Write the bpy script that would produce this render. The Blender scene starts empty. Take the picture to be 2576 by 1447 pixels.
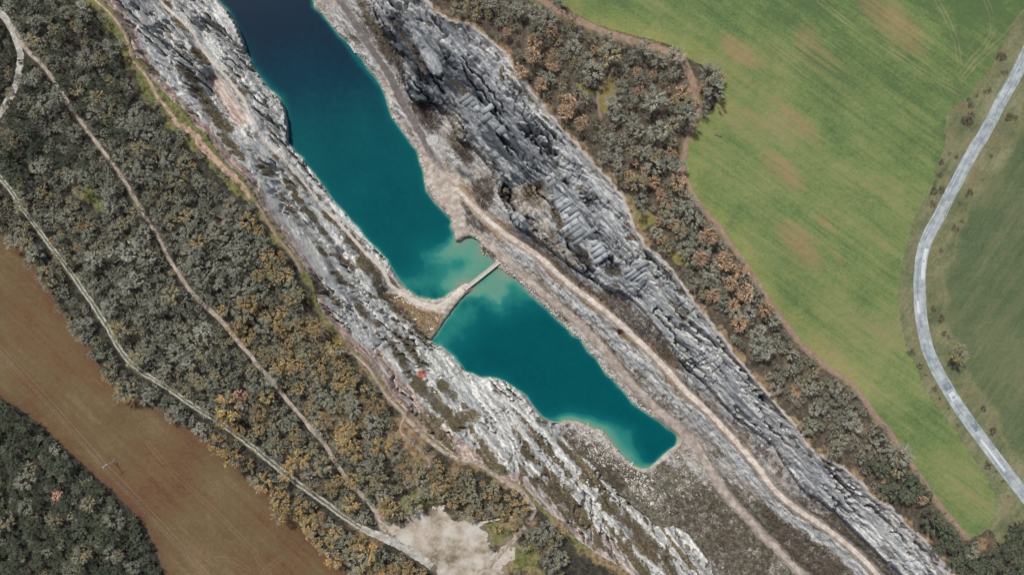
import bpy, bmesh, math, random
import numpy as np
from mathutils import Vector, Matrix

# ------------------------------------------------------------------ camera, sky, sun, exposure
sc = bpy.context.scene
COL = sc.collection
CAM_H, FPX, CX, CY = 380.0, 2000.0, 1288.0, 723.5      # metres above the plateau, focal length in trace pixels
cam = bpy.data.cameras.new('camera')
cam.sensor_width = 36.0
cam.lens = 36.0 * FPX / 2576.0
cam.clip_start = 1.0
cam.clip_end = 9000.0
cam_o = bpy.data.objects.new('camera', cam)
cam_o.location = (0, 0, CAM_H)
COL.objects.link(cam_o)
sc.camera = cam_o

SUN_EL, SUN_AZ = math.radians(55), math.radians(326)    # azimuth clockwise from +Y
world = bpy.data.worlds.new('World')
sc.world = world
world.use_nodes = True
wn = world.node_tree
sky = wn.nodes.new('ShaderNodeTexSky')
sky.sky_type = 'NISHITA'
sky.sun_disc = False
sky.sun_elevation = SUN_EL
sky.sun_rotation = SUN_AZ
sky.air_density = 0.7
sky.dust_density = 4.0
bg = wn.nodes['Background']
bg.inputs['Strength'].default_value = 0.06
wn.links.new(sky.outputs[0], bg.inputs[0])

sun = bpy.data.lights.new('sun', 'SUN')
sun.energy = 2.5
sun.angle = math.radians(4)
sun.color = (1.0, 0.965, 0.90)
sun_o = bpy.data.objects.new('sun', sun)
sd_ = Vector((math.sin(SUN_AZ) * math.cos(SUN_EL), math.cos(SUN_AZ) * math.cos(SUN_EL), math.sin(SUN_EL)))
sun_o.rotation_euler = sd_.to_track_quat('Z', 'Y').to_euler()
sun_o.location = sd_ * 900
COL.objects.link(sun_o)

sc.view_settings.view_transform = 'Standard'
sc.view_settings.look = 'None'
sc.view_settings.gamma = 1.0
sc.view_settings.use_curve_mapping = False
sc.view_settings.exposure = 0.78

rng = np.random.default_rng(7)
random.seed(7)
LAKE_Z = -58.0

# ------------------------------------------------------------------ tracing helpers (trace pixels of a 2576 x 1447 picture)
XO = (0.0, 645.3, 1290.6, 1930.7)
YO = (0.0, 361.4, 722.7, 1084.1)
def T(c, r, *p):
    return [(XO[c] + 0.2506 * p[i], YO[r] + 0.2506 * p[i + 1]) for i in range(0, len(p), 2)]
def S(*p):                                    # source-photo pixels
    return [(p[i] / 1.54969, p[i + 1] / 1.54969) for i in range(0, len(p), 2)]
def ext(p, a=0, b=0):                         # lengthen a polyline beyond the frame
    p = [tuple(q) for q in p]
    if a:
        d = np.subtract(p[0], p[2]); d = d / np.hypot(*d)
        p = [tuple(np.add(p[0], d * a))] + p
    if b:
        d = np.subtract(p[-1], p[-3]); d = d / np.hypot(*d)
        p = p + [tuple(np.add(p[-1], d * b))]
    return p
def unproj(u, v, z):
    k = (CAM_H - z) / FPX
    return (u - CX) * k, -(v - CY) * k

# --- lake
WEST = (T(0,0, 2060,-300, 2130,-120, 2190,0, 2290,100, 2350,200, 2400,300, 2440,400, 2470,500, 2510,600, 2560,690)
  + T(1,0, 60,800, 130,890, 200,940, 250,1000, 280,1080, 305,1200, 315,1300, 318,1430)
  + T(1,1, 345,10, 400,90, 470,140, 500,210, 580,300, 650,390, 720,490, 790,590, 880,680, 960,780, 1040,860, 1100,950,
      1180,1030, 1260,1110, 1320,1170, 1350,1240, 1400,1330, 1450,1400)
  + T(1,2, 1500,10, 1560,50, 1620,100, 1700,115, 1800,125, 1880,105, 1930,60, 2000,20))
TIP = T(1,1, 2060,1425, 2100,1405, 2135,1410, 2160,1435)
SOUTH = (T(1,2, 2170,20, 2120,60, 2060,120, 2000,190, 1950,260, 1890,340, 1850,410, 1810,460, 1770,510, 1770,550, 1800,590, 1850,590,
      1900,630, 1980,700, 2040,770, 2080,820, 2100,850, 2180,870, 2260,910, 2340,905, 2420,920, 2500,950)
  + T(2,2, 0,1000, 60,1040, 120,1080, 160,1130, 200,1190, 250,1250, 300,1310, 350,1340, 420,1360, 470,1365, 500,1345, 560,1345,
      630,1350, 700,1370, 780,1410, 850,1430)
  + T(2,3, 905,0, 950,60, 1000,130, 1050,200, 1100,250, 1150,300, 1200,340, 1260,370, 1310,385, 1360,380, 1400,345, 1450,300,
      1510,240, 1570,190, 1630,150, 1645,100, 1640,50, 1600,10))
EAST = (T(2,2, 1540,1420, 1480,1360, 1380,1300, 1280,1230, 1200,1170, 1130,1080, 1050,990, 1000,930, 930,880, 880,800, 830,720,
      760,660, 710,590, 670,520, 600,490, 540,420, 470,350, 390,280, 320,200, 250,150, 170,70)
  + T(2,1, 110,1447, 60,1390, 0,1345)
  + T(1,1, 2500,1290, 2430,1245, 2400,1200, 2370,1160, 2330,1130, 2270,1110, 2250,1060, 2250,1000, 2200,950, 2140,935, 2100,950,
      2050,985, 2000,990, 1985,940, 1985,900, 1940,830, 1955,780, 1930,740, 1880,690, 1800,610, 1740,530, 1700,470, 1680,360,
      1670,270, 1640,210, 1620,110, 1600,60)
  + T(1,0, 1550,1447, 1490,1360, 1420,1260, 1360,1180, 1330,1100, 1300,1000, 1275,920, 1240,850, 1190,770, 1110,680, 1050,580,
      1000,530, 960,470, 910,410, 850,370, 790,300, 740,240, 700,190, 660,130, 580,70, 570,0, 540,-120, 500,-300))
LAKE = WEST + TIP + SOUTH + EAST

# --- rims and foot lines
LRIM = ext(T(0,0, 1050,0, 1130,90, 1200,200, 1290,330, 1330,480, 1370,580, 1450,680, 1520,800, 1620,900, 1720,1000, 1850,1100, 1950,1250, 2080,1340)
  + T(0,1, 2130,0, 2200,100, 2290,210, 2400,290, 2500,420, 2560,500)
  + T(1,1, 30,600, 150,800, 230,900, 300,1000, 370,1090, 430,1170, 500,1270, 560,1370)
  + T(1,2, 590,50, 620,180, 680,280, 760,380, 830,460, 900,540, 970,620, 1050,680, 1130,760, 1200,870, 1280,960, 1340,1060, 1430,1170, 1520,1260, 1620,1380)
  + T(1,3, 1680,0, 1760,70, 1850,140, 1950,220, 2050,270, 2200,300, 2330,380, 2420,460)
  + T(2,3, 0,500, 100,560, 170,630, 260,730, 380,840, 500,920, 580,1020, 660,1110, 780,1190, 880,1260, 980,1310, 1080,1370, 1180,1447), 190, 200)
RRIM = ext(T(1,0, 1680,0, 1780,110, 1850,160, 1950,220, 2100,250, 2200,300, 2300,380, 2420,480, 2520,570)
  + T(2,0, 0,700, 150,900, 280,1050, 400,1200, 500,1320)
  + T(2,1, 620,0, 740,140, 860,270, 1000,420, 1100,560, 1160,700, 1200,830, 1280,970, 1320,1060, 1450,1130, 1560,1250, 1650,1360)
  + T(2,2, 1700,0, 1800,150, 1900,270, 1980,380, 2100,520, 2200,680, 2330,830, 2450,970, 2560,1100)
  + T(3,2, 130,1250, 270,1400)
  + T(3,3, 400,180, 560,280, 760,390, 960,560, 1060,690, 1250,800, 1420,990, 1560,1100, 1700,1280, 1850,1447), 190, 200)
RFOOT_P = (T(1,0, 1090,-300, 1150,0, 1220,250, 1300,400, 1380,600, 1460,800, 1500,930, 1560,1020, 1750,1040, 1850,1080, 1950,1250, 2000,1400)
  + T(1,1, 2100,0, 2200,100, 2280,180, 2360,290, 2405,420, 2450,560, 2510,650)
  + T(2,1, 0,830, 100,880, 250,980, 420,1120, 560,1230, 720,1330, 880,1430)
  + T(2,2, 1150,100, 1300,250, 1400,380, 1500,500, 1580,600, 1650,720, 1750,850, 1900,960, 2050,1130, 2200,1300)
  + T(3,3, 50,150, 200,400, 330,600, 500,700, 700,850, 850,1000, 1000,1150, 1150,1300, 1300,1447))
RFOOT = ext(RFOOT_P, 0, 200)
SFOOT = ext(T(2,3, 470,40, 600,200, 750,300, 870,430, 930,500, 1060,640, 1150,720, 1330,850, 1420,960, 1600,950, 1750,1030, 1850,1160, 1950,1300, 2000,1447), 0, 200)
CAUS = T(1,2, 1200,0, 1290,10, 1500,0, 1700,100, 1890,90, 2060,0, 2180,10, 2060,130, 1880,350, 1770,530, 1700,500, 1560,360, 1400,210)
LFOOT = (T(0,0, 2500,-400, 2700,200) + T(1,0, 150,700, 400,1200) + T(1,1, 500,0, 1000,600, 1400,1100)
  + T(1,2, 1230,20, 1400,210, 1560,360, 1700,500, 1790,540, 2000,600, 2300,800) + T(2,2, 0,900, 200,1100, 380,1300, 460,1368) + SFOOT)

# --- tracks: (name, centre line, width px, heights or None)
BENCH = (T(0,0, 1540,-200, 1600,0, 1700,100, 1850,220, 1950,330, 2000,450, 2100,580, 2200,690, 2300,800, 2400,940, 2470,1020, 2500,1130, 2560,1220)
  + T(1,1, 40,-60, 100,0, 230,110, 380,270, 500,420, 600,560, 680,660, 800,760, 900,880, 1020,1010, 1100,1110, 1200,1190, 1270,1280, 1340,1420)
  + T(1,2, 1420,40, 1560,130, 1700,190, 1830,210, 1950,130, 2080,20))
INNER = ext(T(1,1, 1960,430, 2060,500, 2150,600, 2230,680, 2330,770, 2420,850, 2560,950)
  + T(2,1, 150,1050, 300,1160, 420,1280, 520,1370)
  + T(2,2, 600,0, 720,80, 860,190, 1000,300, 1130,420, 1240,520, 1350,620, 1450,730, 1560,840, 1650,960, 1760,1070, 1900,1200, 2030,1320)
  + T(2,3, 2130,0, 2250,120, 2380,280, 2500,420) + T(3,3, 0,520, 100,630, 230,740, 350,830, 480,910, 600,990, 720,1080, 850,1190, 980,1310, 1100,1447), 0, 200)
LOWER = ext(T(1,1, 2070,880, 2200,940, 2320,1000, 2400,1070, 2500,1170)
  + T(2,1, 60,1290, 150,1370) + T(2,2, 220,0, 330,80, 450,190, 560,270, 660,360, 760,460, 850,560, 930,650, 1010,750, 1080,850, 1160,940, 1250,1030,
      1330,1110, 1400,1190, 1480,1260, 1570,1330)
  + T(2,3, 1680,0, 1780,80, 1850,160, 1890,240, 1930,310, 2000,420, 2060,540, 2150,650, 2220,740, 2300,820, 2400,920, 2480,1020, 2560,1110)
  + T(3,3, 80,1160, 180,1280, 300,1390, 350,1447), 0, 200)
NSTRIP = ext(T(1,0, 880,60, 940,160, 1000,250, 1080,380, 1170,510, 1260,640, 1340,760, 1400,890, 1460,1030, 1540,1160, 1620,1290, 1690,1420)
  + T(1,1, 1740,80, 1800,180, 1880,280, 1950,420), 150, 0)
RIMPATH = ext(T(0,0, 960,0, 1090,110, 1180,220, 1250,340, 1290,430, 1310,550, 1360,650, 1440,720, 1490,800, 1540,880, 1570,960, 1640,1040, 1700,1120, 1750,1190,
      1760,1240, 1840,1270, 1920,1320, 1980,1380) + T(0,1, 2020,0, 2080,70, 2150,150, 2220,220, 2300,290, 2380,370, 2440,430, 2480,500, 2530,560), 190, 0)
RIMPATH2 = T(1,1, 0,600, 60,680, 110,790, 200,940, 270,1020, 340,1090, 400,1200, 440,1280)
RIMPATH3 = (T(1,2, 690,560, 740,650, 900,640, 980,680, 1060,750, 1140,830, 1190,920, 1240,1000, 1300,1090, 1390,1190, 1470,1260, 1490,1320, 1570,1380)
  + T(1,3, 1610,0, 1700,80, 1790,150, 1880,220, 1960,260, 2060,300, 2200,320, 2300,380, 2400,450, 2500,520) + T(2,3, 0,560, 80,600, 130,680, 190,760, 220,800))
RIMPATH4 = ext(T(2,3, 220,800, 190,860, 140,940, 80,1020, 20,1090) + T(1,3, 2480,1200, 2400,1290, 2310,1400), 0, 160)
PINKPATH = T(1,2, 1485,1310, 1470,1340, 1445,1400) + T(1,3, 1440,20, 1520,90, 1620,170, 1700,250, 1750,330, 1720,380)
SPUR = T(0,1, 2330,545, 2290,610, 2260,700, 2240,780, 2220,860, 2195,950)
WGRAVEL = T(0,0, -400,-200, -120,0, 0,110, 80,220, 140,330, 180,440, 210,540, 205,640, 190,740, 150,880, 90,990, 30,1090, -60,1200, -250,1350)
MID = (T(0,0, 130,270, 240,470, 330,560, 430,650, 510,760, 580,860, 640,950, 740,1130, 820,1220, 880,1320, 970,1430)
  + T(0,1, 1060,110, 1160,230, 1240,350, 1310,480, 1380,600, 1450,720, 1520,820, 1600,950, 1660,1090, 1740,1230, 1820,1340)
  + T(0,2, 1880,0, 1960,90, 2060,190, 2160,280, 2260,380, 2340,480, 2430,600, 2520,690)
  + T(1,2, 0,780, 100,880, 190,980, 270,1090, 360,1200, 450,1300, 520,1390)
  + T(1,3, 560,0, 650,90, 720,190, 770,290, 840,390, 900,480, 960,550, 1030,620, 1100,690, 1170,770, 1210,860, 1240,940, 1310,1010))
LOWTR = ext(T(0,1, 0,340, 80,430, 150,530, 220,640, 330,790, 420,910, 500,1020, 600,1140, 690,1270, 770,1370)
  + T(0,2, 820,20, 920,150, 1000,280, 1080,400, 1140,520, 1200,630, 1290,740, 1400,840, 1530,920, 1660,1000, 1780,1080, 1900,1170, 2020,1250, 2130,1310, 2250,1390)
  + T(1,3, 0,190, 100,280, 210,370, 330,470, 450,560, 570,640, 680,720, 800,810, 920,900, 1050,980), 160, 0)
LOWTR2 = T(1,3, 1050,980, 1180,1040, 1300,1090, 1420,1140, 1540,1210, 1640,1280, 1770,1370)
FTRAIL = ext(T(2,0, 330,20, 500,130, 700,220, 900,310, 1080,370, 1250,420, 1450,480, 1620,530, 1700,590, 1750,680, 1800,800, 1830,930, 1850,1050, 1840,1180, 1790,1300, 1740,1430)
  + T(2,1, 1710,150, 1710,280, 1750,400, 1810,520, 1900,640, 2040,790, 2130,920, 2230,1060, 2330,1190, 2400,1300)
  + T(3,2, 0,110, 90,240, 210,400, 320,550, 440,670, 560,775, 690,865, 815,950, 915,1050, 995,1150, 1070,1270, 1170,1390)
  + T(3,3, 1240,30, 1340,185, 1430,305, 1520,445, 1630,605, 1730,745, 1840,885, 1940,1005, 2010,1070), 190, 0)
ROAD = ext(T(3,0, 2640,440, 2530,690, 2350,1000, 2250,1200, 2150,1390) + T(3,1, 2105,0, 2005,180, 1895,390, 1805,560, 1720,740, 1640,870, 1580,1000, 1545,1140, 1530,1300)
  + T(3,2, 1525,0, 1530,150, 1540,300, 1565,450, 1600,600, 1650,730, 1720,870, 1800,1010, 1890,1160, 1980,1290) + T(3,3, 2085,0, 2200,150, 2320,310, 2450,480, 2575,640), 260, 260)
WOODPATH = T(2,0, 1010,680, 980,760, 900,860, 860,930, 845,1020, 870,1130, 880,1200)
YARDPATH = T(1,3, 2575,870, 2450,890, 2330,915, 2240,930)

# --- polygons
BIGL, BIGR, BIGT, BIGB = -700, 3300, -500, 2000
LPLAT = [(BIGL, BIGT)] + LRIM + [(LRIM[-1][0], BIGB), (BIGL, BIGB)]
RPLAT = [(RRIM[0][0], BIGT)] + RRIM + [(RRIM[-1][0], BIGB), (BIGR, BIGB), (BIGR, BIGT)]
LCLIFF = LRIM + LFOOT[::-1]
RCLIFF = RRIM + RFOOT[::-1]
BROWN = ([(BIGL, 350)] + T(0,1, -200,700, 0,860, 100,930, 200,1050, 300,1150, 370,1240, 440,1330, 480,1430)
  + T(0,2, 505,20, 540,110, 590,200, 690,290, 740,400, 830,540, 900,600, 940,720, 1010,820, 1120,930, 1210,1030, 1270,1110, 1420,1130, 1550,1190, 1680,1250, 1800,1340)
  + T(0,3, 1940,10, 2090,110, 2220,190, 2330,290, 2420,390, 2560,480)
  + T(1,3, 90,590, 150,670, 230,780, 330,850, 430,910, 490,1000, 560,1060, 630,1140, 700,1240, 800,1310, 870,1400, 940,1500, 1100,1900)
  + T(0,3, 1800,1900, 1650,1447, 1580,1250, 1510,1070, 1400,880, 1260,740, 1130,600, 1000,500, 870,370, 730,240, 600,130, 480,0)
  + T(0,2, 330,1330, 200,1220, 80,1150, 0,1090, -400,800) + [(BIGL, 720)])
GREEN = ([(1300, BIGT)] + T(2,0, 200,-300, 450,0, 600,110, 800,220, 1000,290, 1200,340, 1400,390, 1600,450, 1720,560, 1850,620, 1980,680, 2080,750, 2090,850, 2060,980, 2000,1080, 1920,1180, 1850,1230, 1800,1340)
  + T(2,1, 1755,0, 1740,150, 1740,300, 1780,430, 1850,560, 1960,690, 2080,830, 2170,960, 2270,1100, 2350,1200, 2430,1330)
  + T(3,2, 0,70, 100,210, 220,370, 330,530, 450,640, 570,750, 700,840, 830,930, 930,1030, 1010,1130, 1090,1260, 1190,1380)
  + T(3,3, 1250,0, 1350,160, 1440,280, 1530,420, 1640,580, 1740,720, 1850,860, 1950,980, 2030,1070, 2150,1040, 2250,900, 2300,790, 2270,620, 2150,400, 2000,180)
  + T(3,2, 1860,1400, 1700,1200, 1560,1000, 1470,760, 1380,560, 1330,330, 1310,100) + T(3,1, 1310,1447, 1350,1250, 1370,1100, 1430,900, 1470,760, 1560,580, 1640,470, 1700,200, 1780,0)
  + T(3,0, 1770,1300, 1800,1120, 1950,1000, 2100,850, 2250,650, 2400,350, 2575,60, 2800,-400) + [(3000, BIGT)])
FAR = ([(3000, BIGT)] + T(3,0, 3000,-200, 2700,500, 2560,1000, 2480,1447) + T(3,1, 2330,200, 2130,420, 2000,640, 1900,900, 1850,1150, 1720,1300)
  + T(3,2, 1780,60, 1760,250, 1780,450, 1920,640, 2000,900, 2150,1100, 2300,1300) + T(3,3, 2330,60, 2575,380, 2900,800) + [(BIGR, 1500), (BIGR, BIGT)])
YARD = ext(T(1,3, 1220,870, 1330,940, 1480,960, 1500,870, 1600,800, 1700,850, 1830,770, 1900,850, 2000,900, 2180,900, 2280,920, 2240,980, 2330,1060, 2330,1180, 2400,1250,
      2575,1080, 2575,1250, 2480,1380, 2460,1447, 2420,1900, 2200,1900, 1850,1447, 1760,1350, 1620,1260, 1480,1160, 1380,1080, 1280,1010))
PLAZA = T(1,1, 1650,0, 1750,150, 1850,230, 2000,300, 2090,350, 2040,400, 1990,440, 2060,550, 2030,620, 2060,700, 2090,800, 2130,860, 2080,900, 2040,955, 2000,975, 1960,830,
      1975,770, 1900,660, 1770,510, 1720,430, 1705,330, 1660,200)
PINKFLAT = T(0,0, 2050,760, 2150,720, 2250,800, 2350,960, 2440,1080, 2500,1230, 2440,1290, 2300,1180, 2150,950)
CLEAR = [T(0,1, 650,480, 900,420, 1050,600, 1080,700, 950,680, 800,560), T(1,3, 1450,680, 1600,560, 1800,600, 1900,720, 2000,800, 1850,760, 1700,800, 1560,790, 1450,850),
  T(2,0, 620,820, 760,880, 840,900, 900,780, 1010,700, 1000,820, 1040,1000, 930,1180, 840,1100, 850,960, 700,930),
  T(2,1, 1000,400, 1100,480, 1180,500, 1250,640, 1420,700, 1500,760, 1380,850, 1240,900, 1160,720, 1090,560),
  T(2,1, 1500,1100, 1680,1080, 1750,1200, 1640,1230), T(1,2, 1330,1250, 1500,1330, 1430,1447, 1330,1447, 1290,1350), T(1,3, 1400,0, 1560,60, 1700,220, 1700,330, 1560,260),
  T(2,3, 0,1150, 150,1080, 260,1200, 300,1447, -200,1447, -80,1250), T(1,3, 2250,930, 2560,900, 2560,1060, 2400,1220, 2330,1060)]
SLABS = [T(2,1, 270,300, 380,330, 430,450, 560,560, 680,700, 800,870, 720,1000, 580,1010, 500,830, 420,680, 400,450),
  T(2,1, 720,990, 850,950, 960,1110, 900,1180, 790,1200, 750,1080), T(2,1, 1080,1330, 1150,1230, 1300,1200, 1340,1310, 1240,1400, 1130,1410),
  T(1,0, 1640,500, 1720,440, 1830,560, 1870,720, 1830,770, 1720,680), T(1,0, 2050,1000, 2130,940, 2300,1060, 2480,1290, 2540,1400, 2420,1330, 2240,1150)]
LSLAB = (T(1,1, 0,200, 150,480, 250,630, 400,780, 550,900, 680,1100, 760,1260, 830,1447) + T(1,2, 700,40) + T(1,1, 560,1300, 400,1080, 250,880, 100,650, 0,420))
LSLAB2 = T(1,2, 1200,640, 1330,600, 1450,780, 1500,900, 1650,1100, 1900,1300, 2050,1447) + T(1,3, 1880,0) + T(1,2, 1700,1200, 1500,1000, 1330,820)
STRIPS = [(T(1,1, 250,490, 330,650, 400,730, 470,820), 9), (T(1,1, 510,880, 600,980, 670,1090, 720,1190, 750,1250), 6), (T(1,1, 300,370, 420,560, 540,700, 640,850, 740,980), 9),
  (T(1,1, 770,1280, 850,1360, 950,1447), 10), (T(1,1, 750,1100, 860,1160, 960,1250), 9), (T(1,1, 140,70, 250,190, 400,330, 500,470), 7), (T(1,1, 0,170, 100,280), 12),
  (T(1,1, 680,680, 780,790, 900,900), 12), (T(1,1, 930,930, 1040,1060, 1120,1180), 18), (T(1,1, 1080,1180, 1180,1290, 1280,1430), 26),
  (T(0,0, 1960,900, 2050,1010, 2150,1150, 2280,1300), 22), (T(0,0, 1650,20, 1700,110), 12), (T(0,0, 1760,170, 1860,290, 1960,380), 14), (T(0,0, 1980,520, 2060,620), 16), (T(0,0, 1860,680, 1930,790), 14),
  (T(1,2, 860,20, 1000,150, 1080,260, 1150,340, 1230,390), 10), (T(1,2, 1300,520, 1400,630, 1480,760, 1540,880, 1640,960, 1740,1130), 14), (T(1,2, 1390,440, 1490,550, 1590,700, 1660,790), 14),
  (T(1,2, 1600,960, 1750,1130, 1900,1270, 2050,1400), 20), (T(1,2, 1850,980, 1960,1100, 2080,1200), 14), (T(1,2, 2000,1330, 2200,1300), 22), (T(1,2, 1250,40, 1380,180, 1500,300), 18), (T(1,2, 1600,400, 1720,510), 16),
  (T(2,2, 250,1320, 340,1370), 10), (T(2,3, 130,220, 240,320), 16), (T(2,3, 340,430, 460,520, 590,600), 14), (T(2,3, 240,480, 400,620, 540,720, 640,780), 18), (T(2,3, 680,460, 850,560, 960,680), 14),
  (T(2,3, 560,840, 700,960, 850,1120, 980,1220), 12), (T(2,3, 880,690, 1060,850, 1260,1020, 1400,1140, 1560,1290), 20), (T(2,3, 1200,1080, 1350,1210, 1500,1330, 1620,1447), 20),
  (T(1,0, 1380,200, 1480,330, 1560,470, 1620,620, 1700,740), 20), (T(1,0, 1000,60, 1120,150, 1200,340, 1330,480, 1400,620, 1460,800), 26), (T(1,0, 1900,780, 2020,860, 2150,960), 20),
  (T(2,1, 380,560, 420,700, 480,840, 560,960), 15), (T(2,1, 650,1050, 720,1150, 770,1220), 16), (T(2,1, 330,60, 400,150, 440,250), 10), (T(2,1, 960,1250, 1060,1290), 16), (T(2,1, 700,440, 820,520), 10),
  (T(1,0, 1560,1050, 1720,1130, 1800,1250), 34), (T(2,1, 60,620, 30,500), 10)]
REDSPOT = T(1,2, 1655, 870)[0]

# ------------------------------------------------------------------ grids and fields
U0, V0, STEP = -160.0, -112.5, 5.0
NU, NV = 581, 336
uc = U0 + STEP * np.arange(NU); vc = V0 + STEP * np.arange(NV)
UC, VC = np.meshgrid(uc, vc)
FS = 2.5
nu, nv = (NU - 1) * 2 + 1, (NV - 1) * 2 + 1
uf = U0 + FS * np.arange(nu); vf = V0 + FS * np.arange(nv)
UF, VF = np.meshgrid(uf, vf)

def up(a):
    b = np.empty((a.shape[0], nu)); b[:, ::2] = a; b[:, 1::2] = (a[:, 1:] + a[:, :-1]) / 2
    c = np.empty((nv, nu)); c[::2] = b; c[1::2] = (b[1:] + b[:-1]) / 2
    return c

def seg_dist(poly, closed=False, U=UC, V=VC, want_t=False):
    P = np.asarray(poly, float)
    Q = np.vstack([P[1:], P[:1]]) if closed else P[1:]
    A = P if closed else P[:-1]
    best = np.full(U.shape, 1e18); tt = np.zeros(U.shape); ww = np.zeros(U.shape)
    L = 0.0
    for a, b in zip(A, Q):
        d = b - a; l2 = max(d @ d, 1e-9); l = math.sqrt(l2)
        t = np.clip(((U - a[0]) * d[0] + (V - a[1]) * d[1]) / l2, 0, 1)
        q = (U - a[0] - t * d[0]) ** 2 + (V - a[1] - t * d[1]) ** 2
        m = q < best
        best = np.where(m, q, best)
        if want_t: tt = np.where(m, L + t * l, tt)
        L += l
    r = np.sqrt(best)
    return (r, tt / L) if want_t else r
def inside(poly, U=UC, V=VC):
    P = np.asarray(poly, float)
    c = np.zeros(U.shape, bool)
    for (x1, y1), (x2, y2) in zip(P, np.vstack([P[1:], P[:1]])):
        if y1 == y2: continue
        m = (y1 > V) != (y2 > V)
        c ^= m & (U < (x2 - x1) * (V - y1) / (y2 - y1) + x1)
    return c
def sdist(poly):                                 # negative inside
    d = seg_dist(poly, True)
    return np.where(inside(poly), -d, d)
def sstep(x, a, b):
    t = np.clip((x - a) / (b - a), 0, 1)
    return t * t * (3 - 2 * t)

# --- noises
_perm = np.random.default_rng(3).permutation(4096)
def _h(ix, iy, s):
    return _perm[(_perm[(ix + s * 131) & 4095] + iy) & 4095]
def perlin(x, y, s=0):
    ix = np.floor(x).astype(np.int64); iy = np.floor(y).astype(np.int64)
    fx = x - ix; fy = y - iy
    w = lambda t: t * t * t * (t * (t * 6 - 15) + 10)
    def g(dx, dy):
        a = _h(ix + dx, iy + dy, s) * (2 * math.pi / 4096)
        return np.cos(a) * (fx - dx) + np.sin(a) * (fy - dy)
    a, b, c, d = g(0, 0), g(1, 0), g(0, 1), g(1, 1)
    wx, wy = w(fx), w(fy)
    return 1.5 * ((a + (b - a) * wx) + ((c + (d - c) * wx) - (a + (b - a) * wx)) * wy)
def fbm(x, y, s=0, o=4, g=0.5):
    r = 0; a = 1.0
    for i in range(o):
        r = r + a * perlin(x, y, s + i * 7); x = x * 2.03; y = y * 2.03; a *= g
    return r
def worley(x, y, s=0):                           # cell id value, local offset, F2-F1
    ix = np.floor(x).astype(np.int64); iy = np.floor(y).astype(np.int64)
    f1 = np.full(x.shape, 9.0); f2 = np.full(x.shape, 9.0); cid = np.zeros(x.shape); ox = np.zeros(x.shape); oy = np.zeros(x.shape)
    for dx in (-1, 0, 1):
        for dy in (-1, 0, 1):
            h = _h(ix + dx, iy + dy, s); h2 = _h(iy + dy, ix + dx, s + 5)
            px = ix + dx + h / 4096.0; py = iy + dy + h2 / 4096.0
            d = np.hypot(px - x, py - y)
            m = d < f1
            f2 = np.where(m, f1, np.minimum(f2, d))
            cid = np.where(m, _h(h, h2, s + 9) / 4096.0, cid)
            ox = np.where(m, x - px, ox); oy = np.where(m, y - py, oy)
            f1 = np.where(m, d, f1)
    return cid, ox, oy, f2 - f1

SD = {k: sdist(p) for k, p in dict(lake=LAKE, lplat=LPLAT, rplat=RPLAT, lcliff=LCLIFF, rcliff=RCLIFF, brown=BROWN, green=GREEN, far=FAR, yard=YARD, plaza=PLAZA, pinkflat=PINKFLAT,
      caus=CAUS, lslab=LSLAB, lslab2=LSLAB2).items()}
SDclear = np.minimum.reduce([sdist(p) for p in CLEAR])
SDslab = np.minimum.reduce([sdist(p) for p in SLABS])
dR = {}
for k, p in dict(bench=BENCH, inner=INNER, lower=LOWER, nstrip=NSTRIP, road=ROAD, rfoot=RFOOT, sfoot=SFOOT).items():
    dR[k] = seg_dist(p, want_t=True)
D1 = {k: seg_dist(p) for k, p in dict(lrim=LRIM, rrim=RRIM, rimpath=RIMPATH, rimpath2=RIMPATH2, rimpath3=RIMPATH3, rimpath4=RIMPATH4, pinkpath=PINKPATH, spur=SPUR, wgravel=WGRAVEL,
      mid=MID, lowtr=LOWTR, lowtr2=LOWTR2, ftrail=FTRAIL, woodpath=WOODPATH, yardpath=YARDPATH).items()}
dstrip = np.minimum.reduce([seg_dist(p) - w * .75 for p, w in STRIPS])

# --- height: solve a smooth surface between lines and areas of known height
fixed = np.full(UC.shape, np.nan)
def setline(d, t, ts, zs, w=3.6):
    m = d < w
    fixed[m] = np.interp(t[m], ts, zs)
setline(*dR['sfoot'], (0, .35, 1), (-56, -53, -40))
setline(*dR['rfoot'], (0, .25, .35, .5, .7, 1), (-52, -50, -46, -40, -33, -20))
setline(*dR['bench'], (0, .35, .62, .85, 1), (-33, -40, -51, -56.2, -56.8))
setline(*dR['nstrip'], (0, 1), (-55, -55.5), 12)
setline(*dR['lower'], (0, .6, 1), (-56, -55.3, -46), 9)
setline(*dR['inner'], (0, .1, .35, .6, .8, 1), (-55.3, -53, -46, -40, -33, -24), 8)
RF2 = [(u + 6.5, v - 6) for u, v in RFOOT]
dq = seg_dist(RF2, want_t=True); mq = (dq[0] < 3.0) & (SD['rplat'] > 25)
fixed[mq] = np.interp(dq[1][mq], (0, .25, .35, .5, .7, 1), (-52, -50, -46, -40, -33, -20)) + 8.5
setline(*seg_dist(T(1,0, 1330,150, 1400,230, 1480,340, 1550,480, 1610,640, 1690,740), want_t=True), (0, 1), (-30, -27), 4)
setline(*seg_dist(T(2,1, 170,430, 270,460, 310,560, 240,640), want_t=True), (0, 1), (-36, -38), 5)
WS2 = [(u - 6, v + 4) for u, v in WEST[2:44]]
setline(*seg_dist(WS2, want_t=True), (0, .5, .8, 1), (-51, -53.5, -55.5, -57), 3)
SS2 = [(u - 5, v + 6) for u, v in SOUTH[8:34]]
setline(*seg_dist(SS2, want_t=True), (0, .3, 1), (-55, -53.5, -52), 3)
fixed[SD['pinkflat'] < -6] = -41.5
fixed[SD['plaza'] < 0] = -55.6
SDpad = sdist(S(1655,537, 1668,531, 1692,524, 1709,529, 1713,546, 1704,570, 1670,570))
fixed[SDpad < 4] = -55.3
fixed[SD['caus'] < -4] = -56.6
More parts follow.
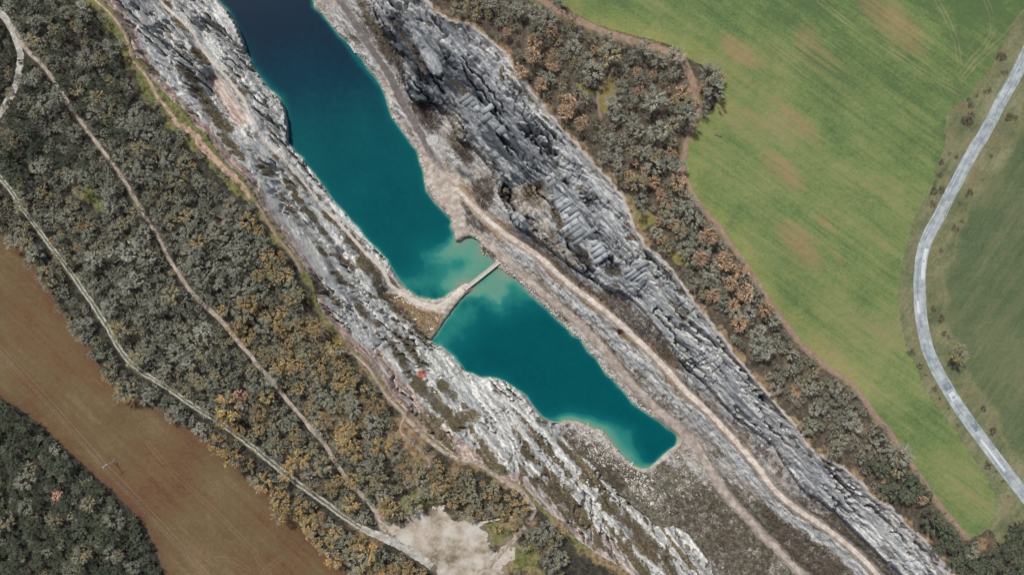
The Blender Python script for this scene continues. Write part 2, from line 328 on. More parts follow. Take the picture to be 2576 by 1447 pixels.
fixed[SD['lake'] < 0] = LAKE_Z
fixed[(SD['lplat'] < 0) | (SD['rplat'] < 0)] = 0.0
def solve(fx):
    levels = [fx]
    while min(levels[-1].shape) > 24:
        a = levels[-1]; h, w = (a.shape[0] + 1) // 2, (a.shape[1] + 1) // 2
        b = np.full((h * 2, w * 2), np.nan); b[:a.shape[0], :a.shape[1]] = a
        b = b.reshape(h, 2, w, 2).transpose(0, 2, 1, 3).reshape(h, w, 4)
        n = (~np.isnan(b)).sum(2)
        levels.append(np.where(n > 0, np.nansum(b, 2) / np.maximum(n, 1), np.nan))
    z = np.where(np.isnan(levels[-1]), -25, levels[-1])
    for a in levels[::-1]:
        if z.shape != a.shape:
            z = np.repeat(np.repeat(z, 2, 0), 2, 1)[:a.shape[0], :a.shape[1]]
        m = np.isnan(a); z = np.where(m, z, a)
        for _ in range(160):
            p = np.pad(z, 1, mode='edge')
            z = np.where(m, (p[:-2, 1:-1] + p[2:, 1:-1] + p[1:-1, :-2] + p[1:-1, 2:]) / 4, a)
    return z
ZB = solve(fixed)
ZB = ZB + 0.6 * sstep(SD['lake'], 0, 7)
XC, YC = unproj(UC, VC, ZB)
ZB = ZB + np.where((SD['lplat'] < 0) | (SD['rplat'] < 0), 1.2 * fbm(XC / 70, YC / 70, 4, 3) * sstep(-np.minimum(SD['lplat'], SD['rplat']), 0, 60), 0)
ZBF = up(ZB)
XF, YF = unproj(UF, VF, ZBF)

F = {k: up(v) for k, v in SD.items()}
Fclear, Fslab, Fstrip = up(SDclear), up(SDslab), up(dstrip)
FD = {k: up(v) for k, v in D1.items()}
FR = {k: up(v[0]) for k, v in dR.items()}
n1 = fbm(XF / 9, YF / 9, 11, 4)
n2 = fbm(XF / 3.2, YF / 3.2, 12, 3)
n3 = fbm(XF / 30, YF / 30, 13, 3)

# strike-aligned coordinates (bedding runs upper left to lower right)
CA, SA = 0.66, -0.75
SS = XF * CA + YF * SA
TT = -XF * SA + YF * CA
lcl = (F['lcliff'] < 0) & (F['lplat'] > 0)
rcl = (F['rcliff'] < 0) & (F['rplat'] > 0)
quarry = (F['lplat'] > 0) & (F['rplat'] > 0)
Fpad = up(SDpad)
track_d = np.minimum.reduce([Fpad - 3, FR['bench'] - 5, FR['inner'] - 9, FR['lower'] - 10, FR['nstrip'] - 9, F['plaza'], F['pinkflat'] + 4])
track_k = sstep(track_d, 0, 10)
shore_k = sstep(F['lake'], 0, 8)
rim_k = sstep(np.minimum(F['lplat'], F['rplat']), 0, 9)
smooth = np.maximum(np.maximum(sstep(-F['lslab'], -4, 8), sstep(-F['lslab2'], -4, 8)) * 0.75, sstep(-Fslab, -3, 4) * 0.95)
veg = sstep(-Fstrip + 6 * n2 + 4 * n1, -7, 9) * (.72 + .25 * n1)
veg = np.maximum(veg, sstep(perlin(SS / 26, TT / 4.0, 21) + 0.35 * n2, 0.42, 0.75) * np.where(rcl, .55, .75) * (1 - smooth))

# rock relief
det = np.zeros_like(XF)
wx = SS + 2.2 * n1; wt = TT + 0.5 * n1 + 1.6 * perlin(SS / 40, TT / 25, 67)
c1, a1, b1, e1 = worley(wx / 13.0, wt / 2.6, 31)
c2, a2, b2, e2 = worley(wx / 4.2 + 5, wt / 1.2, 41)
bed = perlin(SS / 45, wt / 2.1, 51)
ridge = 1 - np.abs(perlin(SS / 18, wt / 3.4, 52)) * 2
rock = (c1 - .5) * 2.6 + (a1 * (c1 - .4) + b1 * (c2 - .5)) * 1.6 + (c2 - .5) * 1.15 + bed * 1.3 + ridge * 0.7 - 1.5 * (1 - sstep(e1, 0, .10)) - .6 * (1 - sstep(e2, 0, .12))
crev = 1 - sstep(np.abs(perlin(SS / 36 + .3 * n1, wt / 4.6 + .18 * n2, 55)), .02, .20)
crev2 = 1 - sstep(np.abs(perlin(SS / 18 + 7, wt / 2.6 + .16 * n2, 56)), .02, .24)
joint = 1 - sstep(np.abs(perlin(SS / 5.5 + 3, TT / 12, 62)), .01, .10)
where = sstep(fbm(SS / 34, TT / 11, 63, 2), -.05, .35); where2 = sstep(fbm(SS / 26, TT / 8, 64, 2), -.1, .4)
blk = fbm(SS / 13.0, TT / 3.6, 65, 4)
rock = rock * (0.55 + 0.75 * n3 + .35 * where2) - 7.5 * crev * where - 2.8 * crev2 * where2 - 1.6 * joint * where2 + 1.1 * blk
southl = np.where(lcl, sstep(VF - .2 * UF, 760, 860), 0)
veg = np.maximum(veg, southl * sstep(perlin(SS / 40, TT / 3.4, 72) + .35 * n2, .02, .40) * .78)
kk = (1 - 0.88 * smooth) * (1 - 0.6 * np.clip(veg, 0, 1)) * track_k * shore_k * rim_k
det = np.where(lcl | rcl, rock * kk * np.where(rcl, 0.9, 1.0), det)
det = np.where(rcl & (Fslab < 1), -.12, det)
det = np.where((lcl | rcl) & ~(Fslab < 1), det + smooth * (perlin(SS / 30, wt / 1.6, 61) * .25 + n2 * .1) * track_k * rim_k, det)
def side_dist(p):
    P = np.asarray(p, float); best = np.full(UC.shape, 1e18); sg = np.zeros(UC.shape)
    for a, b in zip(P[:-1], P[1:]):
        d = b - a; l2 = d @ d; t = np.clip(((UC - a[0]) * d[0] + (VC - a[1]) * d[1]) / l2, 0, 1)
        q = (UC - a[0] - t * d[0]) ** 2 + (VC - a[1] - t * d[1]) ** 2; m = q < best
        best = np.where(m, q, best); sg = np.where(m, np.sign(d[0] * (VC - a[1]) - d[1] * (UC - a[0])), sg)
    return np.sqrt(best) * sg
led = np.zeros_like(UC)
for p, w in STRIPS[:31]:
    q = side_dist(p); led = led + 2.4 * np.clip(q / (w * .7 + 2), -1, 1) * np.exp(-(q / (w + 12)) ** 2)
ledF = up(led)
det = det + np.where(lcl, ledF, 0) * track_k * shore_k * rim_k
# south ribs: beds standing proud as long walls
ribs = np.where(lcl, np.maximum(0, perlin(SS / 70, TT / 3.6, 71) + .1) * 4.0 * sstep(VF, 1000, 1150), 0)
det = det + ribs * track_k * shore_k * rim_k
# floor
floorm = quarry & ~lcl & ~rcl & (F['lake'] > 0)
lump = np.maximum(0, perlin(SS / 22, TT / 5, 81) + .25 * n2) * 2.4
bank = sstep(FR['inner'], 9, 16) * sstep(FR['lower'], 10, 16) * (F['caus'] > 0) * sstep(F['plaza'], 0, 12)
flo = (0.25 * n2 + 0.25 * n1 + .5 * (c2 - .5)) + bank * (lump + .7 * (c1 - .5) + .5 * (c2 - .5))
det = np.where(floorm, flo * track_k * shore_k, det)
# wood floors, fields
det = np.where(~quarry, 0.10 * n2 + 0.12 * n1, det)
cv_u, cv_v = T(2,2, 1095,480)[0]
det = det - 4 * sstep(1.15 - np.hypot((UF - cv_u) * .86 - (VF - cv_v) * .5, .5 * ((VF - cv_v) * .86 + (UF - cv_u) * .5)) / 7.5, 0, .6)
ZF = ZBF + det
# lake bed
depth_in = np.clip(-F['lake'], 0, None)
bay = up(sdist(T(1,1, 1830,1120, 1990,1000, 2140,920, 2260,1000, 2290,1100, 2440,1230, 2340,1330, 2160,1440, 2030,1447, 1900,1447, 1960,1330, 2080,1280, 2160,1190, 2050,1120, 1900,1150)))
shelf = up(sdist(T(1,1, 2440,1230, 2575,1330) + T(2,2, -60,-20, -30,40) + T(1,2, 2440,195, 2300,80, 2180,60, 2120,40) + T(1,1, 2160,1430)))
greeny = up(sdist(T(1,1, 1700,1100, 2100,1000, 2500,1250) + T(2,2, 120,0, 150,120, 0,150) + T(1,2, 2450,250, 2200,120, 1950,300, 1850,450, 1780,600, 2050,480, 2200,230) + T(1,1, 2000,1447, 1600,1447, 1500,1380, 1750,1300)))
southb = up(sdist(T(2,2, 330,1330, 520,1230, 900,1300, 1200,1447) + T(2,3, 1250,150, 1330,300, 1420,340, 1350,400, 1100,300, 900,50)))
eastn = up(sdist(T(1,0, 520,-300, 540,60, 700,200, 850,400, 1000,640, 1240,880, 1330,1000, 900,400, 720,0, 700,-300)))
kx = 4.5 + 2.5 * n1 + 2.0 * n2 + 13 * sstep(-southb, -10, 25) + 9 * sstep(-eastn, -10, 10) + 5 * sstep(-greeny, -20, 20) + 3 * n3
deep = 12 + 11 * sstep(-VF, -400, 40) + 1.0 * n3  # deeper towards the top so the water colour takes on the vignette's darkening
deep = deep + (3.6 - deep) * sstep(-greeny + 8 * n1, -70, 25) * .9
deep = deep + (1.9 - deep) * sstep(-bay + 8 * n1, -40, 15)
deep = deep + (1.7 - deep) * sstep(-shelf + 6 * n1, -14, 14)
deep = deep + (3.8 - deep) * sstep(-southb + 6 * n1, -25, 20) * .9
kx = np.clip(kx, 4, 40)
DEPTH = 0.08 + deep * (1 - np.exp(-depth_in / kx)) * np.clip(1 + .05 * n2 + .22 * n2 * np.exp(-deep / 3), .5, 1.5)
ZF = np.where(F['lake'] < 0, LAKE_Z - DEPTH, ZF)

def sample(A, u, v):
    x = np.clip((np.asarray(u, float) - U0) / FS, 0, nu - 1.001); y = np.clip((np.asarray(v, float) - V0) / FS, 0, nv - 1.001)
    i = x.astype(int); j = y.astype(int); fx = x - i; fy = y - j
    return (A[j, i] * (1 - fx) + A[j, i + 1] * fx) * (1 - fy) + (A[j + 1, i] * (1 - fx) + A[j + 1, i + 1] * fx) * fy
def ground(u, v):
    x, y = sample(XF, u, v), sample(YF, u, v)
    return x, y, sample(ZF, u, v)

# ------------------------------------------------------------------ materials
def new_mat(name):
    m = bpy.data.materials.new(name); m.use_nodes = True
    nt = m.node_tree; b = nt.nodes['Principled BSDF']
    b.inputs['Roughness'].default_value = 0.9
    b.inputs['Specular IOR Level'].default_value = 0.15
    return m, nt, b
class NB:
    def __init__(s, nt): s.nt = nt
    def n(s, t, **k):
        q = s.nt.nodes.new(t)
        for a, b in k.items(): setattr(q, a, b)
        return q
    def link(s, a, b): s.nt.links.new(a, b)
    def coord(s, rot=0.0, scale=(1, 1, 1)):
        tc = s.n('ShaderNodeTexCoord'); v = tc.outputs['Object']
        if rot:                                   # turn first, stretch after
            m0 = s.n('ShaderNodeMapping'); m0.inputs['Rotation'].default_value = (0, 0, rot); s.link(v, m0.inputs['Vector']); v = m0.outputs[0]
        m = s.n('ShaderNodeMapping'); m.inputs['Scale'].default_value = scale
        s.link(v, m.inputs['Vector']); return m.outputs[0]
    def noise(s, vec, scale, detail=4, rough=.55, dist=0):
        q = s.n('ShaderNodeTexNoise'); q.inputs['Scale'].default_value = scale; q.inputs['Detail'].default_value = detail
        q.inputs['Roughness'].default_value = rough; q.inputs['Distortion'].default_value = dist
        s.link(vec, q.inputs['Vector']); return q.outputs['Fac']
    def ramp(s, fac, stops, interp='LINEAR'):
        q = s.n('ShaderNodeValToRGB'); q.color_ramp.interpolation = interp
        el = q.color_ramp.elements
        while len(el) < len(stops): el.new(0.5)
        for e, (p, c) in zip(el, stops):
            e.position = p; e.color = tuple(c) + (1,) if not isinstance(c, (int, float)) else (c, c, c, 1)
        s.link(fac, q.inputs[0]); return q.outputs[0]
    def mix(s, fac, a, b, mode='MIX'):
        q = s.n('ShaderNodeMix', data_type='RGBA', blend_type=mode)
        for sock, v in ((q.inputs[0], fac), (q.inputs[6], a), (q.inputs[7], b)):
            if isinstance(v, (int, float)): sock.default_value = v
            elif isinstance(v, tuple): sock.default_value = v + (1,) if len(v) == 3 else v
            else: s.link(v, sock)
        return q.outputs[2]
    def math(s, op, a, b=0.0, clamp=False):
        q = s.n('ShaderNodeMath', operation=op, use_clamp=clamp)
        for sock, v in ((q.inputs[0], a), (q.inputs[1], b)):
            if isinstance(v, (int, float)): sock.default_value = v
            else: s.link(v, sock)
        return q.outputs[0]
    def attr(s, name):
        q = s.n('ShaderNodeAttribute'); q.attribute_name = name
        sp = s.n('ShaderNodeSeparateColor'); s.link(q.outputs['Color'], sp.inputs[0])
        return sp.outputs[0], sp.outputs[1], sp.outputs[2], q.outputs['Alpha']
    def bump(s, h, b, strength=.5, dist=.3):
        q = s.n('ShaderNodeBump'); q.inputs['Strength'].default_value = strength; q.inputs['Distance'].default_value = dist
        s.link(h, q.inputs['Height']); s.link(q.outputs[0], b.inputs['Normal'])
STRIKE = math.radians(48.6)
MAT = {}
def rock_mat(name, cols, dark, vegcols, extra):
    m, nt, b = new_mat(name); g = NB(nt)
    r, gg, bl, al = g.attr('mask')                 # veg, pink, streak, red tone on the left wall, painted shade on the right
    iso = g.coord()
    st = g.coord(STRIKE, (.16, .62, .4))
    a = g.noise(st, 1.0, 8, .65, .6)
    c = g.noise(iso, .55, 8, .72)
    base = g.ramp(g.math('ADD', g.math('MULTIPLY', a, .55), g.math('MULTIPLY', c, .45)), cols)
    big = g.noise(g.coord(STRIKE, (.025, .11, .1)), 1.0, 4, .6)
    base = g.mix(g.ramp(big, [(.50, 0.0), (.62, .5)]), base, dark)
    stain = g.ramp(g.noise(g.coord(STRIKE, (.32, .75, .3)), 1.0, 8, .74, .8), [(.54, 0.0), (.62, 1.0)])
    base = g.mix(g.math('MULTIPLY', stain, .7), base, dark)
    white = g.math('MULTIPLY', g.math('SUBTRACT', .5, bl), 1.6, True)
    base = g.mix(white, base, g.ramp(c, [(.36, (.42, .43, .40)), (.6, (.64, .645, .605))]))
    scr_ = g.math('MULTIPLY', g.math('SUBTRACT', bl, .5), 1.7, True)
    base = g.mix(scr_, base, g.ramp(c, [(.36, (.15, .13, .11)), (.5, (.30, .275, .245)), (.62, (.46, .435, .40))]))
    pinkc = g.ramp(g.noise(st, 1.5, 6, .6), [(.36, (.22, .155, .13)), (.48, (.36, .275, .24)), (.60, (.52, .445, .40))])
    base = g.mix(gg, base, pinkc)
    vc_ = g.ramp(g.noise(iso, .9, 6, .7), vegcols)
    vf_ = g.math('ADD', r, g.math('MULTIPLY', g.math('SUBTRACT', g.noise(iso, 1.1, 6, .75), .5), 2.2))
    vf_ = g.ramp(vf_, [(.34, 0.0), (.58, 1.0)])
    base = g.mix(vf_, base, vc_)
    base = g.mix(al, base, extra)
    fleck = g.ramp(g.noise(iso, 2.2, 3, .7), [(.66, 0.0), (.74, 1.0)])
    base = g.mix(g.math('MULTIPLY', fleck, .5), base, (.55, .55, .53))
    g.link(base, b.inputs['Base Color'])
    g.bump(g.math('ADD', g.noise(iso, 1.3, 8, .7), g.math('MULTIPLY', a, 1.2)), b, .9, .8)
    return m
MAT['lrock'] = rock_mat('limestone_pale', [(.36, (.13, .15, .165)), (.44, (.36, .385, .395)), (.51, (.57, .575, .555)), (.60, (.74, .73, .69))], (.14, .16, .18),
    [(.38, (.06, .045, .035)), (.46, (.14, .108, .082)), (.52, (.125, .115, .045)), (.57, (.21, .17, .11)), (.64, (.31, .275, .21))], (.36, .105, .06))
MAT['rrock'] = rock_mat('limestone_grey', [(.36, (.10, .115, .13)), (.44, (.29, .31, .325)), (.515, (.47, .485, .49)), (.60, (.68, .68, .655))], (.13, .15, .17),
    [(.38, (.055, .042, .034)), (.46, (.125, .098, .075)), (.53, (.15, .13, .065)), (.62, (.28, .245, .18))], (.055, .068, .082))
SCRUB = [(.36, (.030, .030, .028)), (.45, (.070, .068, .060)), (.51, (.12, .102, .078)), (.56, (.080, .090, .055)), (.66, (.19, .185, .16))]
OCHRE = [(.36, (.06, .045, .035)), (.45, (.13, .095, .065)), (.51, (.22, .145, .07)), (.56, (.15, .125, .05)), (.66, (.27, .215, .14))]
def floor_mat(name='quarry_floor', cols=SCRUB):
    m, nt, b = new_mat(name); g = NB(nt)
    r, gg, bl, al = g.attr('mask')                 # veg, rocky, pale dirt, dark soil
    iso = g.coord()
    a = g.noise(iso, .35, 8, .68); c = g.noise(iso, 1.8, 6, .7)
    dirt = g.ramp(a, [(.38, (.15, .13, .115)), (.5, (.25, .22, .195)), (.62, (.38, .345, .315))])
    rock = g.ramp(g.math('ADD', g.math('MULTIPLY', g.noise(g.coord(STRIKE, (.16, .8, .5)), 1, 8, .66), .6), g.math('MULTIPLY', c, .4)),
        [(.36, (.06, .07, .08)), (.45, (.20, .215, .225)), (.53, (.37, .38, .38)), (.63, (.56, .55, .52))])
    base = g.mix(gg, dirt, rock)
    vcol = g.ramp(g.noise(iso, .6, 7, .72), cols)
    vf_ = g.ramp(g.math('ADD', r, g.math('MULTIPLY', g.math('SUBTRACT', g.noise(iso, 1.1, 5, .65), .5), 1.3)), [(.4, 0.0), (.64, 1.0)])
    base = g.mix(vf_, base, vcol)
    base = g.mix(bl, base, g.ramp(a, [(.38, (.24, .205, .175)), (.5, (.33, .29, .255)), (.62, (.45, .405, .365))]))
    base = g.mix(al, base, g.ramp(a, [(.38, (.085, .08, .085)), (.62, (.17, .16, .16))]))
    fleck = g.ramp(g.noise(iso, 1.7, 3, .75), [(.66, 0.0), (.73, 1.0)])
    base = g.mix(g.math('MULTIPLY', fleck, .35), base, (.46, .45, .43))
    g.link(base, b.inputs['Base Color']); g.bump(c, b, .8, .5); return m
MAT['floor'] = floor_mat()
MAT['causeway'] = floor_mat('ochre_bank', OCHRE)
def wood_mat(name, litter, grass, dirt):
    m, nt, b = new_mat(name); g = NB(nt)
    r, gg, bl, al = g.attr('mask')                 # grass, ochre, dirt, bare rock
    iso = g.coord(); c = g.noise(iso, .5, 7, .7); d = g.noise(iso, 1.5, 6, .7)
    base = g.ramp(c, litter)
    base = g.mix(g.ramp(g.math('ADD', r, g.math('MULTIPLY', g.math('SUBTRACT', d, .5), 1.0)), [(.35, 0.0), (.65, 1.0)]), base, g.ramp(c, grass))
    base = g.mix(g.ramp(g.math('ADD', gg, g.math('MULTIPLY', g.math('SUBTRACT', d, .5), 1.0)), [(.35, 0.0), (.65, 1.0)]), base,
        g.ramp(c, [(.36, (.085, .06, .04)), (.48, (.165, .115, .065)), (.6, (.25, .19, .11))]))
    base = g.mix(bl, base, dirt)
    base = g.mix(al, base, g.ramp(d, [(.3, (.25, .25, .23)), (.6, (.45, .44, .41))]))
    g.link(base, b.inputs['Base Color']); g.bump(d, b, .6, .4); return m
MAT['woodL'] = wood_mat('leaf_litter', [(.36, (.016, .016, .014)), (.5, (.032, .031, .025)), (.64, (.065, .058, .042))], [(.36, (.045, .055, .022)), (.5, (.10, .112, .038)), (.64, (.18, .155, .07))], (.20, .16, .125))
MAT['woodR'] = wood_mat('dry_grass', [(.36, (.035, .031, .026)), (.5, (.065, .055, .042)), (.64, (.115, .09, .06))], [(.3, (.085, .085, .025)), (.5, (.16, .14, .05)), (.7, (.22, .18, .08))], (.22, .16, .13))
def field_mat(name, cols, edge, rot, patch, scale=1.0):
    m, nt, b = new_mat(name); g = NB(nt)
    r, gg, bl, al = g.attr('mask')                 # edge tone, tyre track, bare patch, darker crop with vignette painted in
    iso = g.coord()
    big = g.noise(iso, .018 * scale, 4, .55)
    rows = g.noise(g.coord(rot, (.012, .42, .1)), 1.0, 5, .6)
    rows2 = g.noise(g.coord(rot, (.05, 1.6, .1)), 1.0, 3, .6)
    fine = g.noise(iso, .8, 5, .7)
    mid_ = g.noise(g.coord(rot, (.03, .09, .1)), 1.0, 5, .65)
    f = g.math('ADD', g.math('ADD', g.math('MULTIPLY', big, .30), g.math('MULTIPLY', rows, .16)), g.math('ADD', g.math('ADD', g.math('MULTIPLY', fine, .22), g.math('MULTIPLY', mid_, .24)), g.math('MULTIPLY', rows2, .08)))
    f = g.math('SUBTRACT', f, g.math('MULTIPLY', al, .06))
    base = g.ramp(f, cols)
    base = g.mix(g.math('MULTIPLY', r, .6), base, g.ramp(fine, edge))
    pf = g.ramp(g.math('ADD', bl, g.math('MULTIPLY', g.math('SUBTRACT', rows, .5), 1.5)), [(.36, 0.0), (1.0, 1.0)])
    base = g.mix(g.math('MULTIPLY', pf, .68), base, patch)
    base = g.mix(g.math('MULTIPLY', gg, .6), base, (.22, .19, .11))
    stub = g.ramp(g.noise(g.coord(rot, (.10, 2.2, .1)), 1.0, 2, .5), [(.70, 0.0), (.78, 1.0)])
    base = g.mix(g.math('MULTIPLY', stub, .35), base, (.33, .32, .22))
    g.link(base, b.inputs['Base Color']); g.bump(fine, b, .5, .25); return m
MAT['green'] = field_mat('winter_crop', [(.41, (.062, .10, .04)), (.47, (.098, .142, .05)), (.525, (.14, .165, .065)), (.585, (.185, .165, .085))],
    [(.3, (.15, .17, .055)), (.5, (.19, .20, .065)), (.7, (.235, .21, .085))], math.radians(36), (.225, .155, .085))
MAT['far'] = field_mat('far_crop', [(.42, (.05, .072, .038)), (.5, (.078, .102, .05)), (.57, (.115, .12, .066))], [(.3, (.12, .12, .06)), (.7, (.2, .19, .1))], math.radians(-56), (.13, .10, .06))
MAT['brown'] = field_mat('sown_soil', [(.41, (.074, .039, .022)), (.47, (.104, .060, .031)), (.525, (.100, .076, .038)), (.585, (.14, .095, .053))],
    [(.3, (.07, .036, .022)), (.7, (.10, .052, .032))], math.radians(43), (.12, .065, .035))
MAT['verge'] = field_mat('verge_grass', [(.42, (.062, .078, .038)), (.5, (.10, .115, .06)), (.57, (.16, .16, .098))], [(.3, (.14, .14, .07)), (.7, (.26, .22, .13))], math.radians(-56), (.11, .07, .045), 4)
def simple_mat(name, stops, scale=.8, rot=0, stretch=(1, 1, 1), bump=.4, rough=.9):
    m, nt, b = new_mat(name); g = NB(nt); vec = g.coord(rot, stretch)
    f = g.noise(vec, scale, 7, .68); g.link(g.ramp(f, stops), b.inputs['Base Color']); g.bump(f, b, bump, .3)
    b.inputs['Roughness'].default_value = rough; return m
MAT['yard'] = simple_mat('sand_yard', [(.36, (.13, .11, .08)), (.44, (.24, .21, .165)), (.51, (.325, .29, .24)), (.60, (.38, .37, .335))], .09)
MAT['gravel'] = simple_mat('white_gravel', [(.38, (.20, .20, .18)), (.5, (.30, .295, .27)), (.62, (.41, .405, .38))], .5)
MAT['limeroad'] = simple_mat('lime_track', [(.38, (.29, .25, .215)), (.5, (.39, .345, .31)), (.62, (.50, .455, .42))], .35)
MAT['graydirt'] = simple_mat('grey_dirt', [(.38, (.19, .16, .14)), (.5, (.265, .23, .205)), (.62, (.35, .315, .285))], .25)
MAT['darksoil'] = simple_mat('dark_soil', [(.3, (.075, .068, .07)), (.5, (.11, .10, .10)), (.7, (.18, .165, .16))], .3)
MAT['dirt'] = simple_mat('brown_dirt', [(.38, (.18, .15, .12)), (.5, (.26, .22, .185)), (.62, (.35, .305, .265))], .4)
MAT['pinkdirt'] = simple_mat('red_dirt', [(.38, (.19, .125, .095)), (.5, (.28, .195, .155)), (.62, (.37, .275, .225))], .4)
MAT['trail'] = simple_mat('trail_dirt', [(.3, (.15, .10, .075)), (.5, (.215, .15, .115)), (.7, (.28, .20, .155))], .4)
MAT['bench'] = simple_mat('bench_dirt', [(.3, (.30, .265, .23)), (.5, (.41, .375, .34)), (.7, (.50, .47, .44))], .4)
MAT['stone'] = simple_mat('boulder_stone', [(.3, (.26, .255, .24)), (.5, (.44, .425, .40)), (.7, (.60, .585, .555))], .7)
MAT['greystone'] = simple_mat('grey_boulder', [(.3, (.17, .18, .185)), (.5, (.28, .295, .30)), (.7, (.42, .43, .43))], .7)
MAT['redstone'] = simple_mat('red_boulder', [(.3, (.25, .075, .045)), (.5, (.40, .14, .085)), (.7, (.52, .26, .18))], .8)
MAT['pinkstone'] = simple_mat('pink_boulder', [(.3, (.30, .21, .18)), (.5, (.42, .32, .28)), (.7, (.54, .46, .42))], .7)
MAT['slab'] = simple_mat('slab_stone', [(.3, (.16, .185, .205)), (.5, (.26, .285, .305)), (.7, (.38, .40, .405))], .8, STRIKE, (2.5, .35, 1))
MAT['slab_dark'] = simple_mat('slab_stone_dark', [(.3, (.10, .115, .13)), (.5, (.17, .188, .20)), (.7, (.25, .265, .275))], .8, STRIKE, (2.5, .35, 1))
MAT['slab_pale'] = simple_mat('slab_stone_pale', [(.3, (.21, .23, .245)), (.5, (.31, .33, .34)), (.7, (.44, .455, .455))], .8, STRIKE, (2.5, .35, 1))
MAT['concrete'] = simple_mat('concrete', [(.3, (.24, .25, .25)), (.5, (.33, .34, .34)), (.7, (.42, .42, .41))], .8)
MAT['board'] = simple_mat('weathered_board', [(.3, (.38, .34, .29)), (.5, (.50, .46, .41)), (.7, (.60, .57, .52))], 1.5)
MAT['timber'] = simple_mat('old_timber', [(.3, (.13, .10, .075)), (.5, (.21, .17, .13)), (.7, (.29, .25, .21))], 2)
MAT['palewood'] = simple_mat('bleached_wood', [(.3, (.36, .34, .30)), (.6, (.52, .50, .46))], 2)
MAT['steel'] = simple_mat('galvanised_steel', [(.3, (.42, .46, .44)), (.6, (.56, .60, .57))], 3, rough=.5)
MAT['wire'] = simple_mat('wire_aluminium', [(.3, (.34, .35, .34)), (.6, (.45, .46, .44))], 1, rough=.5)
MAT['bark'] = simple_mat('bark', [(.3, (.06, .055, .045)), (.5, (.115, .105, .088)), (.7, (.19, .175, .15))], 3)
MAT['roofing'] = simple_mat('grey_roofing', [(.3, (.24, .27, .26)), (.6, (.36, .39, .38))], 2)

def asphalt_mat():
    m, nt, b = new_mat('asphalt'); g = NB(nt)
    x, l, _, _ = g.attr('mask')                      # across 0..1, along metres/1000
    iso = g.coord(); c = g.noise(iso, .25, 6, .62)
    base = g.ramp(c, [(.36, (.17, .20, .215)), (.5, (.25, .285, .30)), (.64, (.33, .36, .37))])
    cmb = g.n('ShaderNodeCombineXYZ'); g.link(g.math('MULTIPLY', x, 9.0), cmb.inputs[0]); g.link(g.math('MULTIPLY', l, 45.0), cmb.inputs[1])
    lanes = g.noise(cmb.outputs[0], 1.0, 4, .6)
    base = g.mix(g.ramp(lanes, [(.54, 0.0), (.64, .75)]), base, (.13, .165, .18))
    base = g.mix(g.ramp(lanes, [(.34, .6), (.44, 0.0)]), base, (.38, .41, .42))
    cmb2 = g.n('ShaderNodeCombineXYZ'); g.link(g.math('MULTIPLY', x, 16.0), cmb2.inputs[0]); g.link(g.math('MULTIPLY', l, 260.0), cmb2.inputs[1])
    cr = g.noise(cmb2.outputs[0], 1.0, 3, .6, .4)
    base = g.mix(g.ramp(cr, [(.66, 0.0), (.70, .8)]), base, (.06, .085, .095))
    g.link(base, b.inputs['Base Color']); b.inputs['Roughness'].default_value = .8; return m
MAT['asphalt'] = asphalt_mat()
MAT['asphalt_patch'] = simple_mat('asphalt_patch', [(.3, (.10, .13, .145)), (.6, (.16, .195, .21))], 1.5)
MAT['asphalt_pale'] = simple_mat('asphalt_pale', [(.3, (.38, .41, .42)), (.6, (.46, .485, .49))], 1.5)
def twotrack_mat():
    m, nt, b = new_mat('two_wheel_track'); g = NB(nt)
    x, l, _, _ = g.attr('mask'); iso = g.coord(); d = g.noise(iso, .8, 6, .7)
    gr = g.ramp(d, [(.36, (.18, .18, .16)), (.5, (.27, .27, .245)), (.64, (.37, .37, .34))])
    w = g.math('ABSOLUTE', g.math('SUBTRACT', x, .5))
    w = g.math('ADD', w, g.math('MULTIPLY', g.math('SUBTRACT', g.noise(iso, .22, 4, .6), .5), .35))
    base = g.mix(g.ramp(w, [(.10, 1.0), (.19, 0.0)]), gr, g.ramp(d, [(.3, (.05, .055, .035)), (.6, (.115, .115, .07))]))
    base = g.mix(g.ramp(w, [(.40, 0.0), (.5, 1.0)]), base, g.ramp(d, [(.3, (.05, .05, .03)), (.6, (.11, .105, .06))]))
    g.link(base, b.inputs['Base Color']); return m
MAT['twotrack'] = twotrack_mat()
def water_mat():
    m, nt, b = new_mat('lake_water'); g = NB(nt)
    d, _, _, _ = g.attr('mask')                      # depth / 25 m
    iso = g.coord()
    col = g.ramp(d, [(0.0, (.20, .24, .175)), (.035, (.155, .265, .20)), (.08, (.07, .225, .175)), (.15, (.016, .145, .13)), (.28, (.002, .078, .086)), (.48, (.001, .056, .068)), (.66, (.001, .026, .046)), (.85, (.001, .013, .030))])
    mott = g.noise(iso, .05, 4, .6)
    col = g.mix(.5, col, g.ramp(mott, [(.36, .96), (.64, 1.04)]), 'MULTIPLY')
    g.link(col, b.inputs['Base Color'])
    b.inputs['Roughness'].default_value = .12; b.inputs['Specular IOR Level'].default_value = .06
    al = g.math('SUBTRACT', 1.0, g.math('POWER', 2.718, g.math('MULTIPLY', d, -25.0 / 1.0)))
    al = g.math('ADD', g.math('MULTIPLY', al, .9), .10, True)
    g.link(al, b.inputs['Alpha'])
    g.bump(g.noise(iso, .9, 3, .6), b, .12, .08); return m
MAT['water'] = water_mat()
def twig_mat(name):
    m, nt, b = new_mat(name); g = NB(nt)
    a = g.n('ShaderNodeAttribute'); a.attribute_name = 'tint'
    oi = g.n('ShaderNodeObjectInfo')
    f = g.ramp(oi.outputs['Random'], [(0.0, .82), (1.0, 1.14)])
    g.link(g.mix(1.0, a.outputs['Color'], f, 'MULTIPLY'), b.inputs['Base Color'])
    b.inputs['Roughness'].default_value = .95; b.inputs['Specular IOR Level'].default_value = .05; return m
MAT['twig'] = twig_mat('twigs')

